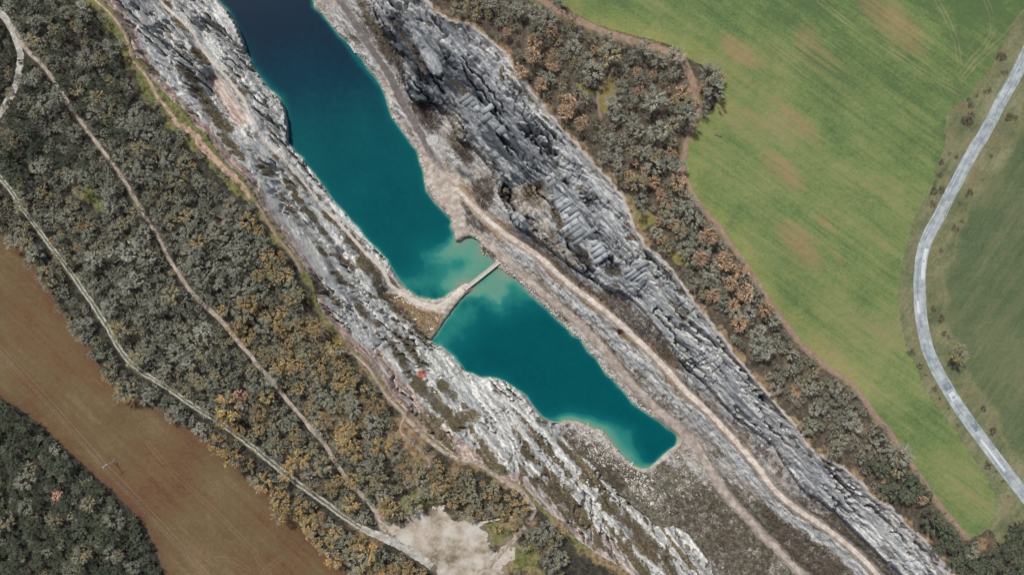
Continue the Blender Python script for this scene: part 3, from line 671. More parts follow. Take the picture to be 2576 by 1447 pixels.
# ------------------------------------------------------------------ mesh helpers
def mesh_np(name, V, faces, nside, mat, mask=None, attr='mask', smooth=False):
    me = bpy.data.meshes.new(name)
    V = np.asarray(V, np.float32); Fc = np.asarray(faces, np.int32)
    me.vertices.add(len(V)); me.vertices.foreach_set('co', V.ravel())
    me.loops.add(Fc.size); me.loops.foreach_set('vertex_index', Fc.ravel())
    me.polygons.add(len(Fc)); me.polygons.foreach_set('loop_start', np.arange(0, Fc.size, nside, dtype=np.int32))
    me.polygons.foreach_set('loop_total', np.full(len(Fc), nside, np.int32))
    if smooth: me.polygons.foreach_set('use_smooth', np.ones(len(Fc), bool))
    me.update(calc_edges=True)
    if mask is not None:
        a = me.attributes.new(attr, 'FLOAT_COLOR', 'POINT')
        a.data.foreach_set('color', np.asarray(mask, np.float32).ravel())
    if mat: me.materials.append(MAT[mat] if isinstance(mat, str) else mat)
    return me
def obj(name, me, parent=None, loc=None, **props):
    o = bpy.data.objects.new(name, me); COL.objects.link(o)
    if parent: o.parent = parent
    if loc is not None: o.location = loc
    for k, v in props.items(): o[k] = v
    return o
def bm_mesh(name, bm, mat):
    bmesh.ops.recalc_face_normals(bm, faces=bm.faces)
    me = bpy.data.meshes.new(name); bm.to_mesh(me); bm.free(); me.materials.append(MAT[mat]); return me
def box(bm, c, s, rz=0, rot=None):
    M = Matrix.Translation(c) @ (rot if rot is not None else Matrix.Rotation(rz, 4, 'Z')) @ Matrix.Diagonal((s[0], s[1], s[2], 1))
    return bmesh.ops.create_cube(bm, size=1, matrix=M)
def tube(bm, p0, p1, r0, r1, n=6):
    p0, p1 = Vector(p0), Vector(p1); d = p1 - p0
    M = Matrix.Translation((p0 + p1) / 2) @ d.to_track_quat('Z', 'Y').to_matrix().to_4x4()
    bmesh.ops.create_cone(bm, cap_ends=True, segments=n, radius1=r0, radius2=r1, depth=d.length, matrix=M)

# ------------------------------------------------------------------ terrain, split by what it is
jit = 4.0 * n2 + 3.0 * n1
REG = np.full(UF.shape, 'quarry_floor', dtype=object)
REG[lcl] = 'quarry_cliff_left'
REG[rcl] = 'quarry_cliff_right'
REG[(REG == 'quarry_floor') & (FR['inner'] + 6 * n1 < 26) & (VF < 1150)] = 'quarry_bank'
REG[F['caus'] + .5 * jit < 0] = 'causeway'
REG[F['lplat'] < 0] = 'woodland_floor_left'
REG[(F['lplat'] < 0) & (F['brown'] + .4 * jit < 0)] = 'ploughed_field'
REG[(F['lplat'] < 0) & (F['yard'] + 2.2 * jit < 0)] = 'sandy_yard'
REG[F['rplat'] < 0] = 'woodland_floor_right'
REG[(F['rplat'] < 0) & (FR['road'] < 125 + 8 * n1) & (F['green'] > 0)] = 'road_verge'
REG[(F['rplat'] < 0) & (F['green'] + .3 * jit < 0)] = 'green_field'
REG[(F['rplat'] < 0) & (F['far'] + .8 * jit < 0)] = 'green_field_far'
REG[F['lake'] < 0] = 'lake_bed'
wr = (REG == 'nothing') & (UF - 2290 < (1447 - VF) * .0 - 0) & (VF > 1080) & (FR['road'] > 120)
REG[wr] = 'woodland_floor_right'

pink = np.clip(sstep(24 + 5 * n1 - F['lplat'], 0, 8) * lcl * (1 - sstep(VF, 1150, 1250) * .3), 0, 1)
pinkb = seg_dist(T(1,2, 1220,660, 1300,780, 1420,930, 1520,1040, 1650,1200, 1800,1360) + T(1,3, 1880,0, 2050,130, 2200,230), U=UF[::2, ::2], V=VF[::2, ::2])
pinkb = up(pinkb)
pink = np.maximum(pink, sstep(13 + 4 * n2 - pinkb, 0, 6) * lcl)
pink = np.maximum(pink, sstep(-F['pinkflat'] + 4 * n2, -2, 6) * .9)
pink2 = up(seg_dist(T(2,3, 340,620, 500,780, 640,880, 800,1000, 950,1120, 1060,1220), U=UC, V=VC))
pink = np.maximum(pink, sstep(14 + 4 * n2 - pink2, 0, 8) * lcl * .8)
pink = np.where(rcl, np.maximum(sstep(14 + 4 * n2 - F['rplat'], 0, 8) * .35, 0), pink)
red_or_dark = sstep(11 + 5 * n2 - np.hypot(UF - REDSPOT[0], VF - REDSPOT[1]), 0, 4)
scr = up(np.minimum.reduce([sdist(p) for p in (T(2,1, -80,480, 150,330, 350,400, 410,540, 330,720, 100,740, -60,680), T(1,0, 1850,1090, 2000,1120, 2080,1250, 2200,1447, 2000,1447, 1900,1250),
    T(1,1, 1950,-20, 2150,0, 2250,80, 2380,220, 2450,420, 2560,560, 2420,620, 2380,420, 2250,200), T(2,1, 150,760, 330,720, 500,1000, 700,1200, 640,1270, 420,1110, 200,930))]))
scree = np.where(rcl, sstep(-scr + 6 * n1, -6, 8), 0) * (1 - smooth)
veg = np.where(rcl, np.maximum(veg, scree * (.35 + .5 * n1)), veg)
wst = np.where(rcl, sstep(perlin(SS / 22, wt / 1.5, 57) + .5 * perlin(SS / 10, wt / .8, 58), -.02, .42) * np.maximum(sstep(75 + 30 * n1 - F['rplat'], 0, 50), 1.0 * sstep(VF, 600, 820)), 0)
rimveg = np.where(rcl, sstep(n2 + .7 * perlin(SS / 6, TT / 2.2, 59), .25, .55) * sstep(60 + 30 * n3 - F['rplat'], 0, 50) * .85, 0)
veg = np.maximum(veg, rimveg * (1 - wst))
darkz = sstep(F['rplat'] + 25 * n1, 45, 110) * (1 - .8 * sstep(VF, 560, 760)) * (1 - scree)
strata_shade = np.where(rcl, np.clip(darkz * (.35 + .9 * sstep(perlin(SS / 24, wt / 3.2, 68) + .5 * n2, -.25, .35)) + .55 * crev * where + .4 * crev2 * where2, 0, .92) * (1 - wst) * (1 - .85 * smooth), 0)  # dark strata tone, plus shade painted towards the foot and into crevices
red_or_dark = np.where(rcl, strata_shade, red_or_dark)
M_rock = np.stack([np.clip(veg, 0, 1), pink, np.where(rcl, np.clip(scree - wst, -1, 1), -.8 * smooth * (1 - southl) - .45 * sstep(perlin(SS / 45, wt / 2.0, 69) + .3 * n2, .1, .45) * (1 - southl) - .2 * sstep(n3 + .6 * perlin(SS / 40, TT / 6, 66), -.1, .4)) * .5 + .5, red_or_dark], -1)
fveg = np.clip(.55 + .5 * n3 + .25 * n1 - .5 * sstep(-F['plaza'], -8, 4) - .35 * sstep(-Fstrip, 0, 5) * 0, 0, 1)
southz = sstep(VF - .25 * UF, 700, 800)
fveg = np.maximum(fveg, southz * (.78 + .25 * n1 + .2 * n2))
fveg *= (1 - .8 * sstep(12 - F['lake'], 0, 8)) * (1 - .75 * sstep(-F['caus'], -2, 6))
fveg = np.maximum(fveg, sstep(-up(sdist(T(1,2, 1250,30, 1400,60, 1600,180, 1800,220, 1880,260, 1850,400, 1780,500, 1700,500, 1560,350, 1400,200))) + 4 * n2, -3, 6) * .75)
rocky = np.clip(bank * (.5 + .9 * perlin(SS / 22, TT / 5, 81)) + .25 * (c1 - .5), 0, 1) * (1 - sstep(-F['plaza'], -6, 0))
bench_rock = up(np.minimum(*[seg_dist(p) for p in (T(2,2, 500,60, 700,230, 900,430, 1100,600, 1250,760, 1400,900, 1550,1060, 1700,1200, 1900,1380), T(2,3, 1980,0, 2180,200, 2300,380, 2450,520) + T(3,3, 20,690, 150,830, 300,930, 420,1010, 560,1085, 700,1190, 850,1330, 950,1447))]))
rocky = np.maximum(rocky * (1 - .75 * southz), sstep(20 + 8 * n1 - bench_rock, 0, 10) * bank)
och_r = sstep(12 + 6 * n1 - np.abs(FR['inner'] - 14), 0, 6)
fveg = np.maximum(fveg * (1 - .75 * rocky), och_r * .7 * (1 - .6 * rocky))
pale = np.clip(np.maximum.reduce([sstep(10 + 3 * n2 - F['lake'], 0, 6) * .85, sstep(-F['plaza'] + 4 * n2, -3, 4) * (.5 + .5 * sstep(VF, 410, 440)), sstep(-F['caus'] + 3 * n2, 2, 8) * sstep(14 - FR['bench'] + 4 * n1, 0, 8),
    sstep(16 - FR['inner'], 0, 6) * .6, sstep(16 - FR['lower'], 0, 6) * .5]), 0, 1) * (floorm)
darks = np.maximum(sstep(12 - FR['nstrip'] + 3 * n2, 0, 8) * (1 - .75 * sstep(VF, 380, 440)), sstep(24 - np.hypot((UF - 1172) / 1.3, VF - 432) + 6 * n1, 0, 10) * .7) * (1 - .3 * np.clip(n1, -1, 1))
M_floor = np.stack([fveg, rocky, pale * (1 - np.clip(darks, 0, 1)), np.clip(darks, 0, 1)], -1)
pathd = np.minimum.reduce([FD[k] for k in ('rimpath', 'rimpath2', 'rimpath3', 'rimpath4', 'spur', 'wgravel', 'mid', 'lowtr', 'lowtr2', 'pinkpath')])
gl = np.maximum.reduce([sstep(30 + 16 * n1 + 8 * n2 - FD['rimpath'], 0, 18) * .95, sstep(26 + 12 * n1 - (-F['lplat']), 0, 14) * .75, sstep(-Fclear + 14 * n1 + 6 * n2, -8, 14), sstep(10 + 6 * n1 - FD['mid'], 0, 8) * .5, sstep(12 + 5 * n1 - FD['lowtr'], 0, 6) * .6])
och = sstep(VF, 640, 900) * sstep(UF, 620, 800) * (.35 + .5 * n3 + .3 * n1) * 1.0
och = np.maximum(och, sstep(-F['lplat'] * -1 + 40, 0, 30) * sstep(VF, 700, 900) * .5 * (1 + n1))
dl = np.maximum(sstep(9 + 3 * n2 - pathd, 0, 7) * .55, sstep(18 - F['yard'] + 9 * n1, 0, 14) * .6)
M_woodL = np.stack([np.clip(gl, 0, 1), np.clip(och, 0, 1), np.clip(dl, 0, 1), 0 * gl], -1)
gr = np.maximum(sstep(-Fclear + 8 * n1, -4, 8), sstep(22 + 8 * n1 - FD['ftrail'], 0, 10) * .5)
orr = np.maximum(sstep(26 + 16 * n1 + F['rplat'], 0, 20) * .8, .05 + .5 * n3 + .3 * n1)
M_woodR = np.stack([np.clip(gr, 0, 1), np.clip(orr, 0, 1), np.clip(sstep(11 + 3 * n2 - np.minimum(FD['ftrail'], FD['woodpath'] + 5), 0, 6) * .8, 0, 1), np.clip(sstep(9 + 5 * n2 + F['rplat'], 0, 6) * .8, 0, 1)], -1)
tracks = [T(3,0, 2150,-100, 2250,130, 2260,330, 2170,470, 2050,600, 1930,760), T(3,0, 2575,120, 2400,350, 2230,500, 2080,640, 1950,800), T(3,0, 1650,-100, 1800,180, 1900,420, 1930,640), T(3,0, 520,0, 800,220, 1200,480, 1600,740, 1950,940),
    T(3,0, 0,420, 250,620, 400,750)]
tyre = np.zeros_like(UF)
for p in tracks:
    q = up(seg_dist(p)); tyre = np.maximum(tyre, sstep(2.6 - np.abs(q - 5), 0, 2))
dirtp = np.maximum.reduce([.75 * sstep(1 - np.hypot((UF - u) * .72 + (VF - v) * .69, 2.6 * ((VF - v) * .72 - (UF - u) * .69)) / r, 0, .8)
    for u, v, r in ((2010, 610, 170), (2040, 660, 90), (2075, 560, 70), (2240, 60, 200), (2050, 130, 190), (2020, 320, 130), (2110, 650, 70), (1860, 130, 110), (1960, 420, 140), (1900, 300, 90))])
dirtp = np.maximum(dirtp, 1.3 * sstep(5 + 2 * n2 - np.minimum(np.hypot(UF - 2181, VF - 519), np.hypot(UF - 2190, VF - 504)), 0, 3))
edge = np.clip(sstep(60 + 25 * n1 + F['green'], 0, 80) * sstep(2250 - UF, 0, 120), 0, 1)
M_green = np.stack([edge, tyre * (.6 + .5 * n1), np.clip(dirtp + .25 * n3, 0, 1), np.maximum(sstep(UF - .6 * VF, 1750, 2300), sstep(170 - VF + 30 * n1, 0, 160) * .8)], -1)  # last channel: darker crop towards top and right, partly a painted vignette
M_far = np.stack([sstep(20 + 10 * n1 + F['far'], 0, 20), 0 * edge, 0 * edge, 0 * edge], -1)
btr = [T(0,3, 1480,120, 1700,390, 1950,620, 2200,850, 2575,1240), T(0,3, 2180,1290, 2350,1300, 2500,1400), T(1,3, 0,1280, 130,1440), T(1,3, 60,1430, 260,1270)]
btyre = np.zeros_like(UF)
for p in btr:
    q = up(seg_dist(p)); btyre = np.maximum(btyre, sstep(2.4 - np.abs(q - 4.5), 0, 2) * .3)
M_brown = np.stack([sstep(36 + 14 * n1 + F['brown'], 0, 34), btyre, 0 * edge, 0 * edge], -1)
M_verge = np.stack([np.clip(.5 * n1 + .3, 0, 1), 0 * edge, np.clip(.2 + .5 * n1, 0, 1), 0 * edge], -1)
M_bed = np.stack([.0 * n1, .35 + .3 * n2, .7 + 0 * n1, 0 * n1], -1)

cj, ci = np.meshgrid(np.arange(nv - 1), np.arange(nu - 1), indexing='ij')
q00 = (cj * nu + ci).ravel(); QF = np.stack([q00, q00 + nu, q00 + nu + 1, q00 + 1], -1)
REGF = REG[:-1, :-1].ravel()
VALL = np.stack([XF, YF, ZF], -1).reshape(-1, 3)
REGMAT = dict(quarry_floor=('floor', M_floor), causeway=('causeway', M_floor), quarry_bank=('causeway', M_floor), quarry_cliff_left=('lrock', M_rock), quarry_cliff_right=('rrock', M_rock), woodland_floor_left=('woodL', M_woodL),
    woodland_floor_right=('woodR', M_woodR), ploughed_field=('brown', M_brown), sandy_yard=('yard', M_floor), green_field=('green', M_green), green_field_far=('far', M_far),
    road_verge=('verge', M_verge), lake_bed=('floor', M_bed))
STRUCT = {}
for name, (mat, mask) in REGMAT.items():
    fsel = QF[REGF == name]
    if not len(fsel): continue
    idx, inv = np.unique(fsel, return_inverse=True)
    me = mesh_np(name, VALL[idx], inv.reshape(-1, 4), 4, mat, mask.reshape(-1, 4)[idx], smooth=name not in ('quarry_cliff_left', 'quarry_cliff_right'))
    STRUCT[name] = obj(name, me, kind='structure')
# surrounding country, out to the horizon
border = np.concatenate([np.arange(nu), np.arange(1, nv) * nu + nu - 1, (nv - 1) * nu + np.arange(nu - 2, -1, -1), np.arange(nv - 2, 0, -1) * nu])[::6]
ring = VALL[border]; rings = []
for k, (f, zk) in enumerate(((1.0, 1), (1.25, .75), (1.7, .3), (2.6, 0), (6, 0), (14, 0))):
    r_ = ring.copy(); r_[:, :2] *= f; r_[:, 2] *= zk; rings.append(r_)
RV = np.vstack(rings); nb = len(border); fr = []
for k in range(len(rings) - 1):
    i = np.arange(nb); j = (i + 1) % nb
    fr.append(np.stack([k * nb + i, k * nb + j, (k + 1) * nb + j, (k + 1) * nb + i], -1))
obj('countryside', mesh_np('countryside', RV, np.vstack(fr), 4, 'woodR', np.tile([.4, .3, 0, 0], (len(RV), 1)), smooth=True), kind='structure')

# lake surface
lk = (F['lake'] < 6)
lkf = QF[(lk[:-1, :-1] & lk[1:, 1:] & lk[1:, :-1] & lk[:-1, 1:]).ravel()]
idx, inv = np.unique(lkf, return_inverse=True)
LX, LY = unproj(UF, VF, LAKE_Z)
LV = np.stack([LX, LY, np.full_like(LX, LAKE_Z)], -1).reshape(-1, 3)[idx]
dm = (np.where(F['lake'] < 0, DEPTH, .05) / 25.0).ravel()[idx]
obj('lake', mesh_np('lake', LV, inv.reshape(-1, 4), 4, 'water', np.stack([dm, dm, dm, np.ones_like(dm)], -1), smooth=True), kind='structure')

# ------------------------------------------------------------------ roads and tracks as draped ribbons
def smooth_line(p, step=4.0):
    P = np.asarray(p, float)
    for _ in range(2):
        Q = [P[0]]
        for a, b in zip(P[:-1], P[1:]): Q += [a * .75 + b * .25, a * .25 + b * .75]
        P = np.vstack(Q + [P[-1]])
    d = np.r_[0, np.cumsum(np.hypot(*np.diff(P, axis=0).T))]
    t = np.arange(0, d[-1], step)
    return np.stack([np.interp(t, d, P[:, 0]), np.interp(t, d, P[:, 1])], -1), t
def ribbon(name, line, width, mat, lift=.10, wob=.12, nx=5, parent=None, seed=0, step=4.0, **kw):
    P, t = smooth_line(line, step)
    d = np.gradient(P, axis=0); d /= np.hypot(d[:, 0], d[:, 1])[:, None]
    n = np.stack([-d[:, 1], d[:, 0]], -1)
    w = np.interp(t / t[-1], np.linspace(0, 1, len(width)), width) if hasattr(width, '__len__') else np.full(len(t), width)
    lw = w * .5 * (1 + wob * 2 * (perlin(t / 13.0, t * 0 + .3 + seed, 90) + .6 * perlin(t / 5.0, t * 0 + .7 + seed, 91)))
    rw = w * .5 * (1 + wob * 2 * (perlin(t / 13.0, t * 0 + 9.3 + seed, 92) + .6 * perlin(t / 5.0, t * 0 + 5.7 + seed, 93)))
    rows = []; ms = []
    for k in range(nx):
        a = k / (nx - 1)
        off = -lw + a * (lw + rw)
        u = P[:, 0] + n[:, 0] * off; v = P[:, 1] + n[:, 1] * off
        x, y, z = ground(u, v)
        rows.append(np.stack([x, y, z + lift - (.06 if k in (0, nx - 1) else 0)], -1)); ms.append(np.stack([np.full(len(t), a), t * .19 / 1000, 0 * t, 1 + 0 * t], -1))
    V = np.stack(rows, 1).reshape(-1, 3); Mk = np.stack(ms, 1).reshape(-1, 4)
    i, k = np.meshgrid(np.arange(len(t) - 1), np.arange(nx - 1), indexing='ij'); q = (i * nx + k).ravel()
    return obj(name, mesh_np(name, V, np.stack([q, q + 1, q + nx + 1, q + nx], -1), 4, mat, Mk, smooth=True), parent, kind='structure', **kw)
road = ribbon('asphalt_road', ROAD, 31, 'asphalt', .12, .012, 7)
ribbon('quarry_road', INNER, (9, 12, 12, 13, 13, 12, 11, 11), 'limeroad', .14, .10)
ribbon('lakeside_track', LOWER, (14, 12, 16, 17, 18, 16, 17, 17, 13, 12, 11, 10), 'graydirt', .12, .16)
ribbon('dark_track', NSTRIP[:-2], (8, 13, 12, 15, 17, 18, 16, 5), 'darksoil', .12, .18)
ribbon('bench_path', BENCH, (6, 7, 7, 8, 7, 6, 7, 8, 9, 14, 18), 'bench', .14, .2)
ribbon('rim_footpath', RIMPATH, (6, 7, 5, 4.5, 4.5, 5, 6.5, 12, 19, 17, 8), 'pinkdirt', .10, .28, seed=1)
ribbon('rim_footpath', RIMPATH2, 4.5, 'trail', .10, .25, seed=2)
ribbon('rim_footpath', RIMPATH3, (4, 5, 5, 6, 8, 9, 9, 9, 10, 11, 13), 'dirt', .10, .16, seed=3)
ribbon('rim_footpath', RIMPATH4, (10, 11, 14, 20, 26), 'dirt', .10, .14, seed=4)
ribbon('side_footpath', PINKPATH, 4, 'pinkdirt', .10, .2, seed=5)
ribbon('side_footpath', SPUR, 5, 'trail', .10, .25, seed=6)
ribbon('gravel_lane', WGRAVEL, 17, 'gravel', .10, .10, seed=7)
ribbon('woodland_path', MID, (12, 9, 7, 8, 8, 8, 9, 10, 9, 9, 10, 11, 13), 'dirt', .10, .16, seed=8)
ribbon('wheel_track', LOWTR, (13, 12, 12, 13, 14, 13, 13, 15, 16, 15), 'twotrack', .10, .10, 9, seed=9)
ribbon('wheel_track', LOWTR2, (16, 20, 22, 22, 20), 'gravel', .12, .14, seed=10)
ribbon('field_trail', FTRAIL, (10, 13, 15, 16, 14, 10, 9, 8, 7, 7, 6, 6, 6), 'trail', .10, .15, seed=11)
ribbon('wood_footpath', WOODPATH, 4.5, 'trail', .10, .3, seed=12)
ribbon('yard_footpath', YARDPATH, 4, 'bench', .12, .2, seed=13)
# repairs on the asphalt
Pr, tr = smooth_line(ROAD, 2.0)
def patch(cu, cv, a, b, wl, wr_, mat, nm='repair_patch'):
    i0 = int(np.argmin(np.hypot(Pr[:, 0] - cu, Pr[:, 1] - cv)))
    i = np.arange(max(0, i0 + a // 2), min(len(Pr), i0 + b // 2 + 1))
    d = np.gradient(Pr, axis=0)[i]; d /= np.hypot(d[:, 0], d[:, 1])[:, None]; n = np.stack([-d[:, 1], d[:, 0]], -1)
    V = []
    for off in (wl, wr_):
        o_ = off + .5 * np.sin(i * 1.7 + off)
        x, y, z = ground(Pr[i, 0] + n[:, 0] * o_, Pr[i, 1] + n[:, 1] * o_); V.append(np.stack([x, y, z + .145], -1))
    V = np.stack(V, 1).reshape(-1, 3); q = np.arange(len(i) - 1) * 2
    obj(nm, mesh_np(nm, V, np.stack([q, q + 1, q + 3, q + 2], -1), 4, mat), road)
for a in ((3, 2, 1790, 1010, -10, 8, -12, 8, 'asphalt_patch'), (3, 2, 2070, 1400, -14, 14, -13, 2, 'asphalt_patch'), (3, 3, 2030, -20, -10, 10, -14, -2, 'asphalt_patch'), (3, 1, 1900, 390, -30, 30, 9, 11, 'asphalt_patch'),
    (3, 1, 1780, 700, -30, 10, -13, -10.5, 'asphalt_patch'), (3, 0, 2370, 950, -2, 0, -12, 6, 'asphalt_patch'), (3, 0, 2330, 1080, -2, 0, -10, 4, 'asphalt_patch'), (3, 0, 2250, 1190, -2, 1, -8, 4, 'asphalt_patch'),
    (3, 0, 2500, 690, -4, 4, -3, 1, 'asphalt_patch'), (3, 2, 1530, 200, -16, 16, 2, 8, 'asphalt_pale'), (3, 1, 1540, 1200, -40, 40, -12, -2, 'asphalt_pale'), (3, 2, 1800, 1030, 12, 34, -10, 6, 'asphalt_pale'),
    (3, 3, 2250, 200, -40, 60, 0, 6, 'asphalt_pale'), (3, 1, 1560, 1300, -20, 60, 4.5, 5.8, 'asphalt_patch'), (3, 2, 1950, 1250, -24, 10, 3, 5, 'asphalt_patch')):
    (cu, cv), = T(a[0], a[1], a[2], a[3]); patch(cu, cv, a[4] * 1, a[5] * 1, a[6], a[7], a[8])

# ------------------------------------------------------------------ jointed slabs on the right-hand wall
def slab_patch(poly, w, l, ang, seed):
    r = np.random.default_rng(seed); P = np.asarray(poly); c = P.mean(0)
    e1 = np.array([math.cos(ang), math.sin(ang)]); e2 = np.array([-e1[1], e1[0]])      # e1 along the joints, e2 along strike
    rad = np.abs((P - c) @ np.stack([e1, e2], 1)).max(0) + 10
    b = -rad[1]
    while b < rad[1]:
        ww = w * r.uniform(.7, 1.4); a = -rad[0] - r.uniform(0, l)
        while a < rad[0]:
            ll = l * r.uniform(.5, 1.5)
            ctr = c + e1 * (a + ll / 2) + e2 * (b + ww / 2)
            if inside(poly, np.array([ctr[0]]), np.array([ctr[1]]))[0]:
                up_, th = r.uniform(.10, .17), .9; V = []
                tw = r.uniform(-.04, .04)
                for da, db in ((.05, .05), (ll - .05, .05), (ll - .05, ww - .05), (.05, ww - .05)):
                    q = c + e1 * (a + da) + e2 * (b + db)
                    x, y = float(sample(XF, *q)), float(sample(YF, *q)); z = float(sample(ZBF, *q))
                    V.append((x, y, z + up_ + tw * (1 if db > 1 else -1)))
                V = V + [(x, y, z - th) for x, y, z in V]
                me = mesh_np('rock_slab', V, [(0, 1, 2, 3), (7, 6, 5, 4), (0, 4, 5, 1), (1, 5, 6, 2), (2, 6, 7, 3), (3, 7, 4, 0)], 4, (('slab', 'slab_dark', 'slab_pale') if seed < 503 else ('slab_dark', 'slab_dark', 'slab'))[r.integers(0, 3)])
                obj('rock_slab', me, STRUCT['quarry_cliff_right'])
            a += ll
        b += ww
for i, (p, w, l) in enumerate(((SLABS[0], 13, 34), (SLABS[1], 12, 28), (SLABS[2], 12, 26), (SLABS[4], 15, 24))):
    slab_patch(p, w, l, math.radians(-36), 500 + i)

# ------------------------------------------------------------------ trees
def lerp(a, b, t): return tuple(x + (y - x) * t for x, y in zip(a, b))
def tree_arrays(seed, ntw, ncl, tw, cols, spread=1.0, leafy=0, low=False, wid=.05, lite=False):
    """unit tree: crown radius about 1. Returns limb mesh, twig triangles and twig colours."""
    r = np.random.default_rng(seed)
    hgt = .95 if low else 2.3
    nodes = []; lv = []; lf = []
    def limb(p, q, r0, r1):
        p, q = np.asarray(p, float), np.asarray(q, float); d = q - p; d /= np.linalg.norm(d) + 1e-9
        a = np.cross(d, (0, 0, 1.0) if abs(d[2]) < .9 else (1.0, 0, 0)); a /= np.linalg.norm(a); b = np.cross(d, a)
        k = len(lv)
        for t in range(3):
            an = t * 2.094; lv.append(p + (a * math.cos(an) + b * math.sin(an)) * r0)
        for t in range(3):
            an = t * 2.094; lv.append(q + (a * math.cos(an) + b * math.sin(an)) * r1)
        for t in range(3):
            u = (t + 1) % 3; lf.append((k + t, k + u, k + 3 + u)); lf.append((k + t, k + 3 + u, k + 3 + t))
    fork = np.array([0, 0, .12 if low else .85])
    if not low: limb((0, 0, -.15), fork, .085, .06)
    nl = 7 if low else 9
    lob = r.uniform(.78, 1.15, nl)
    for i in range(nl):
        an = i * 2 * math.pi / nl + r.uniform(-.3, .3); el = r.uniform(.25, .95); R = lob[i] * spread
        mid = fork + np.array([math.cos(an) * R * .45, math.sin(an) * R * .45, (hgt - fork[2]) * r.uniform(.30, .5)])
        limb(fork - np.array([0, 0, r.uniform(0, .25) * (0 if low else 1)]), mid, .042, .026)
        for j in range(max(2, ncl // nl)):
            a2 = an + r.uniform(-.5, .5); rr = R * math.sqrt(r.uniform(.03, .95))
            zz = fork[2] + (hgt - fork[2]) * (.40 + .48 * math.sqrt(max(0, 1 - (rr / (R * 1.02)) ** 2))) * r.uniform(.86, 1.06)
            tip = np.array([math.cos(a2) * rr, math.sin(a2) * rr, zz])
            if lite:
                k = len(lv); lv.extend((mid + (.015, 0, 0), mid - (.015, 0, 0), tip)); lf.append((k, k + 1, k + 2))
            else: limb(mid, tip, .022, .008)
            nodes.append(tip)
    nodes = np.array(nodes); N = len(nodes); per = max(1, ntw // N)
    base = np.repeat(nodes, per, 0); n = len(base)
    out = base.copy(); out[:, 2] = 0; out /= np.linalg.norm(out, axis=1)[:, None] + .25
    d = out * r.uniform(.4, 1.3, (n, 1)) + np.stack([r.normal(0, .5, n), r.normal(0, .5, n), r.uniform(-.05, .8, n)], -1)
    d /= np.linalg.norm(d, axis=1)[:, None]
    ln = r.uniform(.5, 1.2, (n, 1)) * tw
    p0 = base - d * ln * .25 + r.normal(0, .02, (n, 3)); tip = p0 + d * ln
    s = np.cross(d, r.normal(0, 1, (n, 3))); s /= np.linalg.norm(s, axis=1)[:, None]
    s[:, 2] *= .35
    s *= wid * r.uniform(.6, 1.3, (n, 1))
    TV = np.stack([p0 - s, p0 + s, tip], 1)
    ct = np.array(cols)[r.integers(0, len(cols), N)]
    colr = np.repeat(ct, per, 0) * r.uniform(.78, 1.2, (n, 1))
    if leafy:
        m = r.integers(0, n, leafy); c = tip[m] + r.normal(0, .05, (leafy, 3)); a = r.normal(0, .06, (leafy, 3)); b = r.normal(0, .06, (leafy, 3)); a[:, 2] *= .4; b[:, 2] *= .4
        TV = np.concatenate([TV, np.stack([c - a, c + a, c + b * 1.5], 1)]); colr = np.concatenate([colr, colr[m] * r.uniform(.8, 1.3, (leafy, 1))])
    return np.array(lv), np.array(lf), TV, colr
GREY = [(.208, .224, .166), (.262, .270, .204), (.170, .188, .146), (.235, .230, .172), (.196, .218, .170)]
GREYB = [(.258, .270, .212), (.308, .308, .242), (.210, .230, .190), (.265, .256, .198)]
OLIVE = [(.220, .228, .175), (.290, .260, .140), (.195, .215, .185), (.335, .280, .130)]
GOLD = [(.385, .275, .095), (.335, .245, .110), (.265, .232, .155), (.420, .280, .090), (.225, .222, .178)]
RUST = [(.355, .225, .128), (.400, .255, .142), (.305, .215, .140), (.270, .222, .172)]
DARK = [(.075, .100, .066), (.105, .125, .080), (.064, .088, .062), (.120, .122, .072), (.095, .118, .085)]  # darker crowns of the corner woods, partly vignette put into the colour
BUSH = [(.115, .083, .066), (.080, .060, .048), (.150, .115, .09), (.105, .09, .07)]
PINKT = [(.46, .27, .19), (.40, .22, .15)]
CONF = [(.025, .07, .04), (.035, .09, .05), (.03, .06, .04)]
KIND = {  # name: (colours, twigs, clumps, twig length, leafy, low, width)
    'grey': (GREY, 620, 45, .50, 0, False, .030), 'greyb': (GREYB, 620, 45, .54, 0, False, .028), 'olive': (OLIVE, 620, 45, .50, 0, False, .031), 'gold': (GOLD, 620, 45, .48, 60, False, .032),
    'rust': (RUST, 560, 45, .42, 220, False, .033), 'dark': (DARK, 560, 45, .46, 0, False, .042), 'bush': (BUSH, 260, 28, .40, 0, True, .05), 'pink': (PINKT, 360, 45, .34, 300, False, .05), 'conifer': (CONF, 420, 45, .3, 0, False, .07)}
PROTO = {}; LITE = {}
for ki, (k, (cols, nt_, nc, tl, lf_, low, wd)) in enumerate(KIND.items()):
    PROTO[k] = []; LITE[k] = []
    for j in range(5 if k in ('grey', 'greyb', 'olive', 'gold', 'dark', 'bush') else 3):
        lv, lf, TV, cr = tree_arrays(1000 + ki * 50 + j, nt_, nc, tl, cols, leafy=lf_, low=low, wid=wd)
        tm = mesh_np('trunk', lv, lf, 3, 'bark')
        n = len(TV); cm = mesh_np('crown', TV.reshape(-1, 3), np.arange(n * 3).reshape(-1, 3), 3, 'twig', np.repeat(np.c_[cr, np.ones(n)], 3, 0), 'tint')
        PROTO[k].append((tm, cm))
        lv, lf, TV, cr = tree_arrays(1000 + ki * 50 + j, int(nt_ * .66), 36, tl, cols, leafy=int(lf_ * .5), low=low, wid=wd * 1.22, lite=True)
        LITE[k].append((lv, lf, TV, cr))

